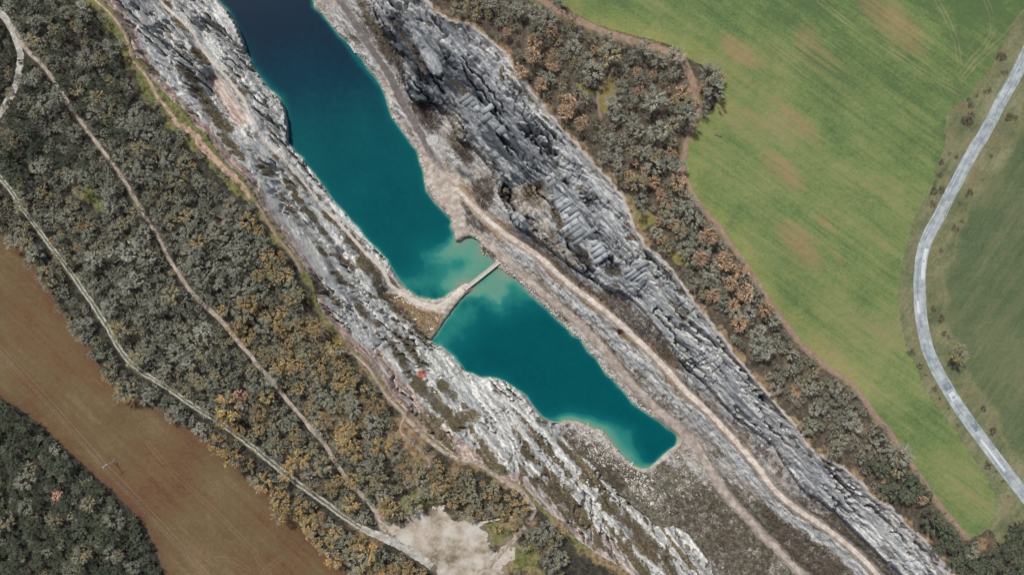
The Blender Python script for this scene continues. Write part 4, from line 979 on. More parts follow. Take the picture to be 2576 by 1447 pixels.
class Grid:
    def __init__(s, c): s.c = c; s.d = {}
    def ok(s, u, v, r, f):
        i, j = int(u // s.c), int(v // s.c)
        for a in (-1, 0, 1):
            for b in (-1, 0, 1):
                for (x, y, q) in s.d.get((i + a, j + b), ()):
                    if (x - u) ** 2 + (y - v) ** 2 < (f * (r + q)) ** 2: return False
        return True
    def add(s, u, v, r): s.d.setdefault((int(u // s.c), int(v // s.c)), []).append((u, v, r))
GR = Grid(44)
PL = []                                             # u, v, radius px, kind, zone
# trees one can pick out in the photograph
def pick(c, r, kind, zone, *p):
    for i in range(0, len(p), 3):
        (u, v), = T(c, r, p[i], p[i + 1]); q = p[i + 2] * .2506
        GR.add(u, v, q * .9); PL.append((u, v, q, kind, zone))
pick(0,0, 'olive', 'lwood', 820,920,75, 1040,1000,75, 1160,820,60, 470,570,60, 370,430,80, 220,1420,90, 1080,640,75, 880,330,60)
pick(0,0, 'greyb', 'lwood', 660,1000,90, 500,1080,80, 1200,530,80, 880,100,75, 450,270,80, 1250,1250,60, 980,1150,75, 700,150,70, 300,850,70)
pick(0,1, 'dark', 'lwood', 150,100,110, 60,60,90, 120,280,100, 330,350,100, 230,180,80)
pick(0,1, 'olive', 'lwood', 570,560,60, 1470,70,80, 1370,200,60, 1440,680,70, 360,1020,80, 690,1140,80, 1780,780,70, 1920,690,50, 1720,530,55, 940,840,55, 1590,480,50, 640,320,50, 280,640,70, 270,480,60)
pick(0,1, 'gold', 'lwood', 2530,790,80, 1890,740,55, 2040,1000,70)
pick(0,1, 'greyb', 'lwood', 2000,1110,110, 2350,640,80, 2230,860,90, 2380,1080,70, 1330,310,80, 1420,1340,70, 2420,1240,100, 1180,640,70, 2330,1000,70, 2160,1240,70)
pick(0,2, 'olive', 'lwood', 1280,430,100, 1180,780,60, 1330,1040,110, 2050,960,70, 2200,870,60, 1010,540,60, 1820,1010,60, 1450,100,50, 2560,800,60)
pick(0,2, 'gold', 'lwood', 2360,1170,130, 2320,1300,90, 2540,160,90, 2440,1420,70, 2030,980,50, 2260,240,60)
pick(0,2, 'pink', 'lwood', 2450,1080,65)
pick(0,3, 'gold', 'lwood', 2250,100,95, 2400,220,110, 2520,300,70)
pick(0,3, 'pink', 'swood', 630,620,55)
pick(1,1, 'gold', 'lwood', 150,1110,70, 50,880,60, 290,1150,70, 330,1320,80, 60,1330,70, 190,1260,70)
pick(1,2, 'gold', 'lwood', 380,100,70, 730,1310,90, 1230,1170,80, 650,400,90, 810,600,90, 690,860,90, 270,400,60, 860,940,90, 60,1230,80, 940,830,60, 840,740,60, 330,740,70, 230,830,70, 900,1420,90, 140,1090,70, 970,950,60, 450,1000,60, 440,360,60, 90,290,60)
pick(1,2, 'greyb', 'lwood', 980,1130,90, 1000,1220,80, 380,330,80, 200,900,80, 700,1120,80, 1160,1330,80, 620,1260,70, 240,620,60)
pick(1,3, 'gold', 'lwood', 900,40,100, 1290,130,110, 1210,510,50, 960,480,80, 470,250,100, 330,400,80, 120,490,90, 300,620,110, 300,780,100, 550,900,90, 490,700,80, 970,700,90, 1160,1170,110, 820,1240,90, 1340,720,110, 830,480,60, 660,830,60, 1010,1090,70, 830,980,70, 1480,1340,80, 730,1140,80, 1350,1380,90, 560,1000,60, 780,570,60, 440,820,70, 1020,190,80, 880,140,60)
pick(1,3, 'olive', 'lwood', 2380,550,70, 2150,500,60, 1860,620,70)
pick(1,0, 'olive', 'rwood', 2240,60,60, 2440,130,50, 2200,160,60)
pick(2,0, 'greyb', 'rwood', 200,170,80, 350,230,80, 60,120,70, 1600,570,90, 1430,630,80, 1930,780,110, 1960,930,110, 1380,1040,120, 780,760,100, 990,1050,90, 1300,530,80, 1400,1340,100, 1000,1170,70, 1700,1180,110, 470,40,60, 600,480,70, 930,430,80, 1230,500,60)
pick(2,0, 'olive', 'rwood', 740,400,60, 590,240,70, 940,600,110, 430,420,60, 490,880,50, 470,960,50, 620,640,60)
pick(2,0, 'rust', 'rwood', 200,450,75, 280,870,65, 1400,760,42, 1670,960,70, 550,1060,80, 510,1150,80, 670,1270,70, 1240,740,50, 1260,930,50, 190,600,80, 70,740,70, 390,350,60, 1820,1030,40)
pick(2,1, 'rust', 'rwood', 1210,200,38, 1620,380,85, 1930,940,90, 1850,1160,75, 2080,1180,95, 1470,530,50, 1150,350,60, 1600,820,60, 1400,390,60, 2250,1290,70, 2150,1410,70)
pick(2,1, 'greyb', 'rwood', 1530,220,70, 1260,570,70, 1800,760,80, 1380,220,90, 1950,1290,80, 1760,590,70, 1790,970,70, 1000,100,80, 1300,100,80, 1900,1070,70, 2080,1030,60)
pick(2,2, 'rust', 'rwood', 2000,80,70, 2300,60,90, 2240,350,80, 2510,220,80, 2190,170,60)
pick(2,2, 'greyb', 'rwood', 2390,560,90, 2450,450,80, 2100,130,60, 2350,250,70, 2500,640,80)
pick(3,2, 'olive', 'rwood', 430,850,60, 500,980,55, 1820,650,95)
pick(3,3, 'greyb', 'rwood', 1230,200,110, 1120,130,80)
pick(3,3, 'dark', 'rwood', 1300,580,120, 1560,830,130, 1480,560,80, 1750,1060,110, 2420,950,130, 2300,1120,120, 2480,1200,130, 1700,930,90, 1380,440,80, 2100,1250,130, 1950,1330,120, 2330,1370,120, 1900,1180,80, 1650,1150,80, 1820,1290,90)

SDl, SDr, SDb, SDg, SDy = SD['lplat'], SD['rplat'], SD['brown'], SD['green'], SD['yard']
def cs(A, u, v):
    x = min(max((u - U0) / STEP, 0), NU - 1.001); y = min(max((v - V0) / STEP, 0), NV - 1.001); i, j = int(x), int(y); fx, fy = x - i, y - j
    return (A[j, i] * (1 - fx) + A[j, i + 1] * fx) * (1 - fy) + (A[j + 1, i] * (1 - fx) + A[j + 1, i + 1] * fx) * fy
pathall = np.minimum.reduce([D1['rimpath'] - 5, D1['rimpath2'] - 2, D1['rimpath3'] - 4, D1['rimpath4'] - 8, D1['wgravel'] - 10, D1['mid'] - 5, D1['lowtr'] - 8, D1['lowtr2'] - 12, D1['spur'] - 3, D1['pinkpath'] - 2, D1['yardpath'] - 2])
dens = fbm(XC / 26, YC / 26, 77, 3)
warm = fbm(XC / 40, YC / 40, 78, 3)
rr = random.Random(11)
def scatter(n, dom, zone, rmin, rmax, f, kinds, clear=.6, thin=-.9):
    for _ in range(n):
        u = rr.uniform(dom[0], dom[2]); v = rr.uniform(dom[1], dom[3])
        k = rr.random(); r = rmin + (rmax - rmin) * k ** 2.6
        if zone == 'lwood':
            if cs(SDl, u, v) > -12 - r * .5 or cs(SDb, u, v) < r * .25 or cs(SDy, u, v) < r * .6 or cs(pathall, u, v) < r * clear: continue
            if v > 700 and u < 430 and cs(SDb, u, v) > 0 and v > 640 + u * 1.9 - 0 and u + 0 < (v - 640) * .62: continue
            gz = min(cs(D1['rimpath'], u, v), -cs(SDl, u, v))
            if gz < 34 and rr.random() < .84: continue
        elif zone == 'swood':
            if cs(SDb, u, v) < r * .25 or cs(SDl, u, v) > 0 or v < 985 + u * .80: continue
        elif zone == 'rwood':
            if cs(SDr, u, v) > -14 - r * .4 or cs(SDg, u, v) < r * .55 or cs(D1['ftrail'], u, v) < 7 + r * .55 or (u > 2120 and cs(dR['road'][0], u, v) < 170): continue
            if cs(D1['woodpath'], u, v) < 3 + r * .5 or cs(SD['far'], u, v) < 60: continue
            if -cs(SDr, u, v) < 40 and rr.random() < .62: continue
            if u > 2150 and cs(dR['road'][0], u, v) < 60: continue
        if cs(SDclear, u, v) < r * .3 and rr.random() < .93: continue
        if cs(dens, u, v) < thin + .5 * rr.random(): continue
        if not GR.ok(u, v, r, f): continue
        GR.add(u, v, r); PL.append((u, v, r, kinds(u, v), zone))
def kl(u, v):
    w = cs(warm, u, v) * .6 + 1.0 * rr.random() + (max(0, min(1, (u - 520) / 200)) * max(0, min(1, (v - 520) / 260)) * .50 - .16)
    if w > 1.12: return 'gold'
    if w > .76: return 'olive'
    if u < 340 and v < 420 and rr.random() < .45: return 'dark'
    return 'greyb' if rr.random() < .45 else 'grey'
def kr(u, v):
    if u > 2180 and v > 1150 and rr.random() < .7: return 'dark'
    w = cs(warm, u, v) * .7 + rr.random() + (.10 if v < 800 else -.10)
    if w > 1.12: return 'rust'
    if w > .92: return 'olive'
    return 'greyb' if rr.random() < .6 else 'grey'
def ks(u, v):
    q = rr.random(); return 'dark' if q < .78 else ('grey' if q < .93 else 'olive')
def in_sw(u, v): return v > 1000 - 0 and u < 430
scatter(26000, (-150, -105, 1420, 1550), 'lwood', 9, 25, .60, kl, .5, -1.0)
scatter(9000, (-150, 880, 460, 1550), 'swood', 10, 26, .60, ks, .6, -1.2)
scatter(14000, (1060, -105, 2560, 1550), 'rwood', 8.5, 24, .60, kr, .6, -1.0)
PL = [p for p in PL if not (p[4] == 'lwood' and cs(SDb, p[0], p[1]) > 0 and p[1] > 1005 + (p[0]) * .78 and p[0] < 460)]

LAB = {('grey', 'lwood'): ('bare_tree', 'grey leafless tree in the wood beside the ploughed field', 'leafless trees of the wood beside the ploughed field'),
  ('olive', 'lwood'): ('bare_tree', 'leafless tree with yellowish twigs in the wood beside the ploughed field', 'yellowish leafless trees of the wood beside the ploughed field'),
  ('gold', 'lwood'): ('golden_tree', 'golden brown tree in the wood beside the ploughed field', 'golden trees of the wood beside the ploughed field'),
  ('dark', 'lwood'): ('dark_tree', 'dark olive tree by the pale gravel lane', 'dark trees by the gravel lane'),
  ('pink', 'lwood'): ('leafy_tree', 'pinkish tan leafy tree beside golden trees near the wheel track', None),
  ('pink', 'swood'): ('leafy_tree', 'pale tan leafy tree among the dark trees past the power line', None),
  ('dark', 'swood'): ('dark_tree', 'dark grey green tree in the wood past the power line', 'dark trees past the power line'),
  ('grey', 'swood'): ('bare_tree', 'grey leafless tree among the dark trees past the power line', 'leafless trees past the power line'),
  ('olive', 'swood'): ('bare_tree', 'yellowish leafless tree among the dark trees past the power line', 'yellowish trees past the power line'),
  ('grey', 'rwood'): ('bare_tree', 'grey leafless tree in the wood between the quarry rim and the green field', 'leafless trees between the quarry rim and the green field'),
  ('olive', 'rwood'): ('bare_tree', 'yellowish leafless tree in the wood between the quarry rim and the green field', 'yellowish trees between the quarry rim and the green field'),
  ('rust', 'rwood'): ('rust_tree', 'rust orange tree in the wood between the quarry rim and the green field', 'rust orange trees between the quarry rim and the green field'),
  ('dark', 'rwood'): ('dark_tree', 'dark tree at the narrow end of the green field', 'dark trees at the narrow end of the green field')}
def place_tree(u, v, r, kind, name, label, cat, group, zs=1.0, j=None):
    x, y, z = ground(u, v); k = (CAM_H - float(z)) / FPX; R = r * k
    e = bpy.data.objects.new(name, None); COL.objects.link(e)
    e.location = (float(x), float(y), float(z)); e.rotation_euler = (0, 0, rr.uniform(0, 6.28)); e.scale = (R, R, R * zs * rr.uniform(.72, 1.35))
    e.empty_display_size = .3
    e['label'] = label; e['category'] = cat
    if group: e['group'] = group
    tm, cm = PROTO[kind][rr.randrange(len(PROTO[kind])) if j is None else j]
    obj('trunk', tm, e); obj('crown', cm, e); return e
def stuff_trees(items, name, zs=1.0, **kw):
    LVs, LFs, TVs, TCs = [], [], [], []; off = 0
    for (u, v, r, kind) in items:
        lv, lf, TV, cr = LITE[kind][rr.randrange(len(LITE[kind]))]
        x, y, z = ground(u, v); R = r * (CAM_H - float(z)) / FPX; a = rr.uniform(0, 6.28)
        M = np.array([[math.cos(a), -math.sin(a), 0], [math.sin(a), math.cos(a), 0], [0, 0, 1]]) * R
        M[2, 2] *= zs * rr.uniform(.72, 1.35); o = np.array([x, y, z], float)
        LVs.append(lv @ M.T + o); LFs.append(lf + off); off += len(lv)
        TVs.append(TV.reshape(-1, 3) @ M.T + o); TCs.append(np.clip(np.repeat(np.c_[cr * rr.uniform(.80, 1.16), np.ones(len(cr))], 3, 0), 0, 1))
    e = bpy.data.objects.new(name, None); COL.objects.link(e); e['kind'] = 'stuff'
    for k_, v_ in kw.items(): e[k_] = v_
    t = obj('trunk', mesh_np('trunks', np.vstack(LVs), np.vstack(LFs), 3, 'bark'), e, kind='stuff')
    TV = np.vstack(TVs); c = obj('crown', mesh_np('crowns', TV, np.arange(len(TV)).reshape(-1, 3), 3, 'twig', np.vstack(TCs), 'tint'), e, kind='stuff')
    return e
def pt_side(line, u, v):
    P = np.asarray(line, float); A_, D_ = P[:-1], np.diff(P, axis=0)
    t = np.clip(((u - A_[:, 0]) * D_[:, 0] + (v - A_[:, 1]) * D_[:, 1]) / (D_ ** 2).sum(1), 0, 1)
    q = (u - A_[:, 0] - t * D_[:, 0]) ** 2 + (v - A_[:, 1] - t * D_[:, 1]) ** 2; i = int(np.argmin(q))
    return D_[i, 0] * (v - A_[i, 1]) - D_[i, 1] * (u - A_[i, 0])       # positive on the lower-left side
LOWALL = LOWTR + LOWTR2
def spot(u, v, zone):
    if zone == 'lwood':
        if cs(SDy, u, v) < 34: return 'beside the sandy yard'
        if cs(D1['wgravel'], u, v) < 46: return 'beside the pale gravel lane'
        if -cs(SDl, u, v) < 60 and pt_side(MID, u, v) < 0: return 'near the pale cliff rim'
        if pt_side(LOWALL, u, v) > 0: return 'in the strip between ploughed field and wheel track'
        if cs(D1['lowtr'], u, v) < 30: return 'on the inner side of the two wheel track'
        if pt_side(MID, u, v) > 0: return ('overhanging' if cs(D1['mid'], u, v) < 22 else 'in the wood below') + ' the brown woodland path' if False else ('at the edge of the brown woodland path, field side' if cs(D1['mid'], u, v) < 30 else 'between wheel track and brown woodland path')
        return 'at the edge of the brown woodland path, quarry side' if cs(D1['mid'], u, v) < 30 else 'between brown woodland path and pale cliff'
    if zone == 'swood': return 'at the field edge past the power line' if cs(SDb, u, v) < 34 else 'deep in the dark wood past the power line'
    if u > 2150 and v > 1180: return 'at the narrow end of the green field'
    if cs(D1['ftrail'], u, v) < 34: return 'along the red field trail'
    if cs(D1['woodpath'], u, v) < 40 or cs(SDclear, u, v) < 14: return 'beside a grassy clearing above the grey cliff'
    if -cs(SDr, u, v) < 55: return 'near the grey cliff rim'
    return 'in the middle of the wood beside the green field'
LOOK = {'grey': 'grey leafless tree', 'olive': 'leafless tree with yellowish twigs', 'gold': 'golden brown tree', 'rust': 'rust orange tree', 'dark': 'dark grey green tree'}
byname = {}
for p in PL:
    kind = 'grey' if p[3] == 'greyb' else p[3]
    nm, lab, grp = LAB[(kind, p[4])]
    if kind in LOOK:
        size = 'broad ' if p[2] > 17.5 else ('small ' if p[2] < 11.5 else '')
        lab = size + LOOK[kind] + ' ' + spot(p[0], p[1], p[4]); grp = lab.replace('tree', 'trees', 1)
    byname.setdefault(nm, []).append((p, lab, grp))
rest = {'lwood': [], 'swood': [], 'rwood': []}
for nm, L in byname.items():
    inf = [q for q in L if 0 < q[0][0] < 2576 and 0 < q[0][1] < 1447]
    inf.sort(key=lambda q: -q[0][2])
    keep = inf[:298]; ks_ = set(id(q) for q in keep)
    for (p, lab, grp) in keep:
        place_tree(p[0], p[1], p[2], p[3], nm, lab, 'tree', grp, .9)
    for q in L:
        if id(q) not in ks_: rest[q[0][4]].append(q[0][:4])
stuff_trees(rest['lwood'], 'woodland', .9, label='smaller leafless trees filling the wood beside the ploughed field', category='wood')
stuff_trees(rest['swood'], 'woodland', .9, label='smaller dark trees filling the wood past the power line', category='wood')
stuff_trees(rest['rwood'], 'woodland', .9, label='smaller leafless trees filling the wood beside the green field', category='wood')
print('trees', len(PL), {k: len(v) for k, v in byname.items()}, {k: len(v) for k, v in rest.items()})

# shrubs
SH = []
GS = Grid(30)
def shrubs(n, fn, zone, rmin, rmax, f=.5, kind='bush'):
    c = 0
    for _ in range(n * 25):
        if c >= n: break
        u, v = fn(); r = rmin + (rmax - rmin) * rr.random() ** 1.7
        if cs(SD['lake'], u, v) < r * .6 + 2 or not GS.ok(u, v, r, f): continue
        if min(cs(dR['inner'][0], u, v) - 7, cs(dR['lower'][0], u, v) - 9, cs(dR['nstrip'][0], u, v) - 10, cs(dR['bench'][0], u, v) - 4, cs(dR['road'][0], u, v) - 17) < r * .7: continue
        GS.add(u, v, r); SH.append((u, v, r, kind, zone)); c += 1
def along(p, w):
    P, t = smooth_line(p, 3)
    def fn():
        i = rr.randrange(len(P)); return P[i, 0] + rr.gauss(0, w), P[i, 1] + rr.gauss(0, w)
    return fn
def inpoly(p):
    a = np.asarray(p); lo, hi = a.min(0), a.max(0)
    def fn():
        while True:
            u, v = rr.uniform(lo[0], hi[0]), rr.uniform(lo[1], hi[1])
            if inside(p, np.array([u]), np.array([v]))[0]: return u, v
    return fn
shrubs(70, along(T(1,0, 1050,40, 1130,200, 1220,380, 1330,520, 1420,680, 1460,830), 10), 'rfootn', 5, 11)
shrubs(30, inpoly(T(1,0, 1530,1020, 1750,1060, 1850,1200, 1780,1300, 1680,1290, 1600,1160)), 'rfootn', 7, 15)
shrubs(34, along(T(1,0, 1380,210, 1480,330, 1550,480, 1620,640, 1700,740), 7), 'ledge', 4, 8)
shrubs(26, inpoly(T(1,1, 1980,20, 2160,60, 2170,180, 2060,170)), 'plaza', 6, 13)
shrubs(34, inpoly(T(1,1, 2150,370, 2350,330, 2380,540, 2300,650, 2200,560)), 'plaza', 6, 14)
shrubs(40, inpoly(T(1,1, 2060,570, 2130,640, 2250,790, 2350,900, 2250,880, 2120,800)), 'plaza', 3.5, 8)
shrubs(12, along(T(1,1, 2260,1040, 2310,1090, 2360,1120), 4), 'plaza', 4, 8)
shrubs(22, along(T(2,1, 400,580, 430,720, 500,860, 560,960), 5), 'ledge', 4, 9)
shrubs(14, along(T(2,1, 660,1060, 730,1180), 5), 'ledge', 4, 9)
shrubs(10, along(T(2,1, 980,1260, 1080,1290), 5), 'ledge', 4, 9)
shrubs(60, along(T(2,1, 100,960, 300,1090, 480,1240, 640,1370) + T(2,2, 800,60), 9), 'road', 3.5, 8)
shrubs(110, inpoly(T(2,2, 850,50, 1150,130, 1300,280, 1420,420, 1540,560, 1600,760, 1500,700, 1330,560, 1200,400, 1020,260)), 'road', 5, 12)
shrubs(90, along(T(2,2, 1640,900, 1800,1040, 1950,1160, 2100,1300) + T(3,3, 60,300, 250,540, 420,700, 650,880, 850,1060, 1050,1250), 9), 'road', 4, 10)
shrubs(60, along(T(2,2, 300,40, 480,140, 700,330, 900,480, 1130,800, 1300,960, 1500,1160, 1700,1330), 8), 'bank', 3, 6)
shrubs(190, inpoly(T(2,3, 1500,700, 1700,600, 1900,560, 2150,720, 2400,980, 2575,1160, 2575,1447, 2050,1447, 1800,1040, 1560,900)), 'floor', 4, 9)
shrubs(110, inpoly(T(3,3, -60,700, 150,900, 420,1060, 700,1300, 800,1447, 380,1447, 100,1120)), 'floor', 5, 11)
shrubs(34, along(T(2,3, 880,420, 1000,470, 1060,560), 8), 'floor', 4, 10)
shrubs(26, along(T(2,3, 560,40, 640,130, 720,210), 6), 'floor', 3.5, 8)
shrubs(70, along(T(2,3, 1050,850, 1260,1020, 1400,1140, 1560,1290), 7), 'ribs', 4, 8)
shrubs(40, along(T(2,3, 240,480, 400,620, 600,760), 8), 'ribs', 3, 7)
for p, w in STRIPS[:24]:
    shrubs(int(5 + w * .6), along(p, w * .45), 'lledge', 2.6, 5.5)
shrubs(26, along(T(1,2, 1250,40, 1380,180, 1500,300, 1620,420, 1720,510), 6), 'lledge', 4, 9)
shrubs(20, along(T(3,0, 2450,500, 2300,800, 2150,1000, 1900,1250) + T(3,1, 1800,250, 1600,620, 1500,780), 14), 'verge', 5, 12)
shrubs(18, along(T(3,0, 2560,1000, 2400,1250) + T(3,1, 2200,200, 2050,420, 1850,800, 1750,1000, 1700,1350) + T(3,2, 1700,100, 1720,300, 1830,560, 1950,900, 2100,1150) + T(3,3, 2300,100), 8), 'verge', 5, 13)
shrubs(14, along(T(3,2, 1450,600, 1600,900, 1750,1150, 1950,1400) + T(3,3, 2150,200, 2300,450, 2450,650), 9), 'verge', 4, 9)
shrubs(60, along([(u + 12, v - 12) for u, v in RRIM[4:40]], 14), 'rimgrass', 3.5, 7, .5, 'bush')
shrubs(50, along([(u - 18, v + 8) for u, v in LRIM[4:60]], 9), 'lrimgrass', 3.5, 7, .5, 'bush')
SHL = {'rfootn': 'brown thorny shrub beside the dark soil track at the cliff foot', 'ledge': 'brown shrub on a ledge of the grey slab cliff', 'plaza': 'brown shrub beside the pale dirt clearing by the upper pool',
  'road': 'brown shrub along the quarry road below the grey cliff', 'bank': 'small brown shrub on the bank between the quarry road and lakeside track', 'floor': 'brown shrub on the stony quarry floor past the lower pool',
  'ribs': 'brown shrub between the long rock ribs', 'lledge': 'small brown shrub on a ledge of the pale cliff', 'verge': 'grey brown shrub on the asphalt road verge',
  'rimgrass': 'low brown shrub in the orange grass along the grey cliff rim', 'lrimgrass': 'low brown shrub on the grassy rim above the pale cliff'}
SHG = {k: v.replace('shrub', 'shrubs', 1) for k, v in SHL.items()}
SH = [p for p in SH if -140 < p[0] < 2716 and -95 < p[1] < 1540]
inf = [p for p in SH if 0 < p[0] < 2576 and 0 < p[1] < 1447]; inf.sort(key=lambda p: -p[2]); keep = inf[:298]; kset = set(map(id, keep))
for p in keep: place_tree(p[0], p[1], p[2], p[3], 'shrub', SHL[p[4]], 'shrub', SHG[p[4]], 1.0)
stuff_trees([p[:4] for p in SH if id(p) not in kset], 'scrub', 1.0, label='small low brown scrub scattered over ledges and banks', category='scrub')
for (c, r, x, y, q, lab) in ((1,2, 1712,780, 22, 'small dark green conifer on the pale rock near the red rubble'), (1,3, 2500,410, 34, 'bright green bush on the rim near the footpath')):
    (u, v), = T(c, r, x, y); place_tree(u, v, q * .2506 * 1.3, 'conifer', 'evergreen_bush', lab, 'bush', None, .8)
print('shrubs', len(SH))

# ------------------------------------------------------------------ boulders and rubble
def boulder_mesh(seed, mat, flat=.6, n=14):
    r = np.random.default_rng(seed); bm = bmesh.new()
    for _ in range(n):
        p = r.normal(0, 1, 3); p /= np.linalg.norm(p); p *= r.uniform(.85, 1.1) * np.array([1, r.uniform(.6, .9), flat]); bm.verts.new(p)
    h = bmesh.ops.convex_hull(bm, input=bm.verts[:])
    bmesh.ops.delete(bm, geom=[g for g in h['geom_interior'] if isinstance(g, bmesh.types.BMVert)], context='VERTS')
    return bm_mesh('boulder', bm, mat)
BM = {m: [boulder_mesh(60 + i + 9 * k, m, .45 + .12 * (i % 3)) for i in range(5)] for k, m in enumerate(('stone', 'greystone', 'redstone', 'pinkstone'))}
BC = [0]
def boulder(u, v, rpx, mat, label, group, sink=.25, zs=1.0, rz=None, z=None, asp=1.0):
    x, y, zz = (float(q) for q in ground(u, v)); zz = zz if z is None else z
    R = rpx * (CAM_H - zz) / FPX
    o = obj('boulder', BM[mat][rr.randrange(5)], None, (x, y, zz + R * .5 * zs - R * sink))
    o.rotation_euler = (rr.uniform(-.2, .2), rr.uniform(-.2, .2), rr.uniform(0, 6.28) if rz is None else rz); o.scale = (R, R * asp, R * zs)
    o['label'] = label; o['category'] = 'boulder'
    if group: o['group'] = group
    BC[0] += 1; return o
big = ((2,3, 1395,590, 52, 'greystone', 'largest flat grey slab lying on the quarry floor past the lower pool', .35, .95), (2,3, 1190,350, 44, 'stone', 'long pale slab standing at the tip of the lower pool', .5, .5),
  (2,3, 845,205, 48, 'stone', 'long white slab on the pink rubble slope by the lower pool', .4, .6), (2,3, 1028,200, 34, 'pinkstone', 'big pinkish boulder at the rubble shore of the lower pool', .6, .7),
  (2,3, 1455,700, 36, 'greystone', 'grey slab leaning beside the largest flat slab', .4, .6), (2,3, 1400,735, 32, 'stone', 'broken pale block beside the leaning grey slab', .5, .8),
  (2,3, 825,600, 36, 'stone', 'big pale block on the ledge between rock ribs', .5, .9), (2,3, 1245,440, 26, 'greystone', 'grey block just past the tip of the lower pool', .6, .9),
  (2,3, 1655,265, 18, 'stone', 'cream block on the grass between lower pool and lakeside track', .7, .8), (2,3, 1520,640, 30, 'greystone', 'bluish slab lying flat near the largest grey slab', .4, .6),
  (2,3, 1710,665, 22, 'greystone', 'single grey boulder in the brown scrub of the quarry floor', .7, .8), (2,3, 1650,590, 22, 'greystone', 'upright bluish stone on the mossy quarry floor', .8, .6),
  (2,2, 620,1310, 26, 'stone', 'white stone standing in shallow water of the lower pool', .6, .5), (2,2, 745,1390, 30, 'stone', 'pale block at the water edge of the rubble spit', .6, .8),
  (2,2, 450,1400, 22, 'pinkstone', 'orange pink rock wedged at the foot of the cliff spur', .7, .8), (2,2, 1343,1075, 13, 'stone', 'white rock on the lakeside track edge', .8, .9),
  (2,2, 1607,1005, 14, 'stone', 'pale pointed stone on grass below the quarry road', .8, .8), (1,2, 1763,422, 24, 'stone', 'round white boulder by the shore at the causeway grass', .7, .9),
  (1,2, 1810,320, 30, 'greystone', 'grey flat rock by the corner of the lower pool and causeway', .4, .8), (1,2, 1775,1065, 24, 'stone', 'pale flat slab below the ledge near the red rubble', .4, .8))
for (c, r, x, y, q, m, lab, zs, asp) in big:
    (u, v), = T(c, r, x, y); boulder(u, v, q * .2506, m, lab, None, .2, zs, asp=asp)
for i, (x, y, q) in enumerate(((1075, 120, 24), (1115, 155, 26), (1135, 95, 18), (1175, 245, 14), (1050, 180, 20), (1290, 290, 14), (1110, 210, 20))):
    (u, v), = T(2, 3, x, y); boulder(u, v, q * .2506, 'stone', 'pale boulder under the clear water at the tip of the lower pool', 'boulders under the water of the lower pool', .35, .6)
for x, y in ((2065, 1055), (2090, 1085), (1990, 1010), (1940, 1050), (1900, 1080), (1870, 1095)):
    (u, v), = T(1, 1, x, y); boulder(u, v, 4, 'stone', 'pale rock in the shallows off the rocky spit', 'rocks in the shallows off the rocky spit', .3, .8)
for x, y in ((1490, 95), (1530, 110), (1500, 130), (1520, 150), (1460, 125), (1410, 100), (1390, 110), (1440, 95), (1475, 150), (1545, 165), (1580, 330), (1600, 325)):
    (u, v), = T(1, 2, x, y); boulder(u, v, rr.uniform(2.5, 4.2), 'stone', 'pale block lying in the ochre grass beside the causeway', 'blocks in the ochre grass beside the causeway', .3, .8)
for i in range(22):
    a = rr.uniform(0, 6.28); d = 11 * math.sqrt(rr.random()); boulder(REDSPOT[0] + d * math.cos(a), REDSPOT[1] + d * math.sin(a) * 1.2, rr.uniform(1.8, 4.2), 'redstone', 'red boulder in the red rubble pile on the pale cliff', 'red rubble pile on the pale cliff', .25, .8)
SCREE = T(2,2, 480,1360, 640,1365, 900,1447) + T(2,3, 1000,150, 1100,270, 1200,360, 1310,400, 1380,520, 1300,700, 1180,600, 1080,440, 900,380, 760,270, 600,120, 480,20)
f = inpoly(SCREE)
for i in range(80):
    u, v = f(); boulder(u, v, 1.6 + 4.2 * rr.random() ** 2.5, 'pinkstone' if rr.random() < .35 else 'stone', 'pale boulder on the rubble slope beside the lower pool', 'boulders of the rubble slope beside the lower pool', .3, .8)
f = along(T(1,1, 1640,110, 1665,230, 1690,330, 1705,430, 1780,520, 1880,660, 1960,760, 1960,840, 1990,900, 2010,960), 2)
for i in range(44):
    u, v = f(); boulder(u + 1.5, v - 1, rr.uniform(2, 4), 'stone', 'white rock edging the shore of the dirt clearing', 'white rocks edging the dirt clearing shore', .3, .8)
f = inpoly(T(2,3, 1200,420, 1480,440, 1700,420, 1950,560, 1850,700, 1560,760, 1400,800, 1250,720))
for i in range(60):
    u, v = f(); boulder(u, v, 1.5 + 3.5 * rr.random() ** 2, 'greystone' if rr.random() < .7 else 'stone', 'loose grey rock on the quarry floor past the lower pool', 'loose rocks of the quarry floor past the lower pool', .3, .8)
f = along(T(2,3, 400,250, 520,370, 640,480, 800,570, 960,690), 9)
for i in range(30):
    u, v = f(); boulder(u, v, rr.uniform(2, 5), 'stone', 'fallen pale block on the ledge between rock ribs', 'fallen blocks between the rock ribs', .3, .8)
for c, r, x, y, in ((1,3, 2350,1230), (1,3, 2340,1240), (1,3, 2362,1222), (1,3, 2370,1240), (1,3, 2352,1248)):
    (u, v), = T(c, r, x, y); boulder(u, v, rr.uniform(2, 3.2), 'greystone', 'dark bluish stone in the heap at the corner of the sandy yard', 'stone heap at the corner of the sandy yard', .2, .9)
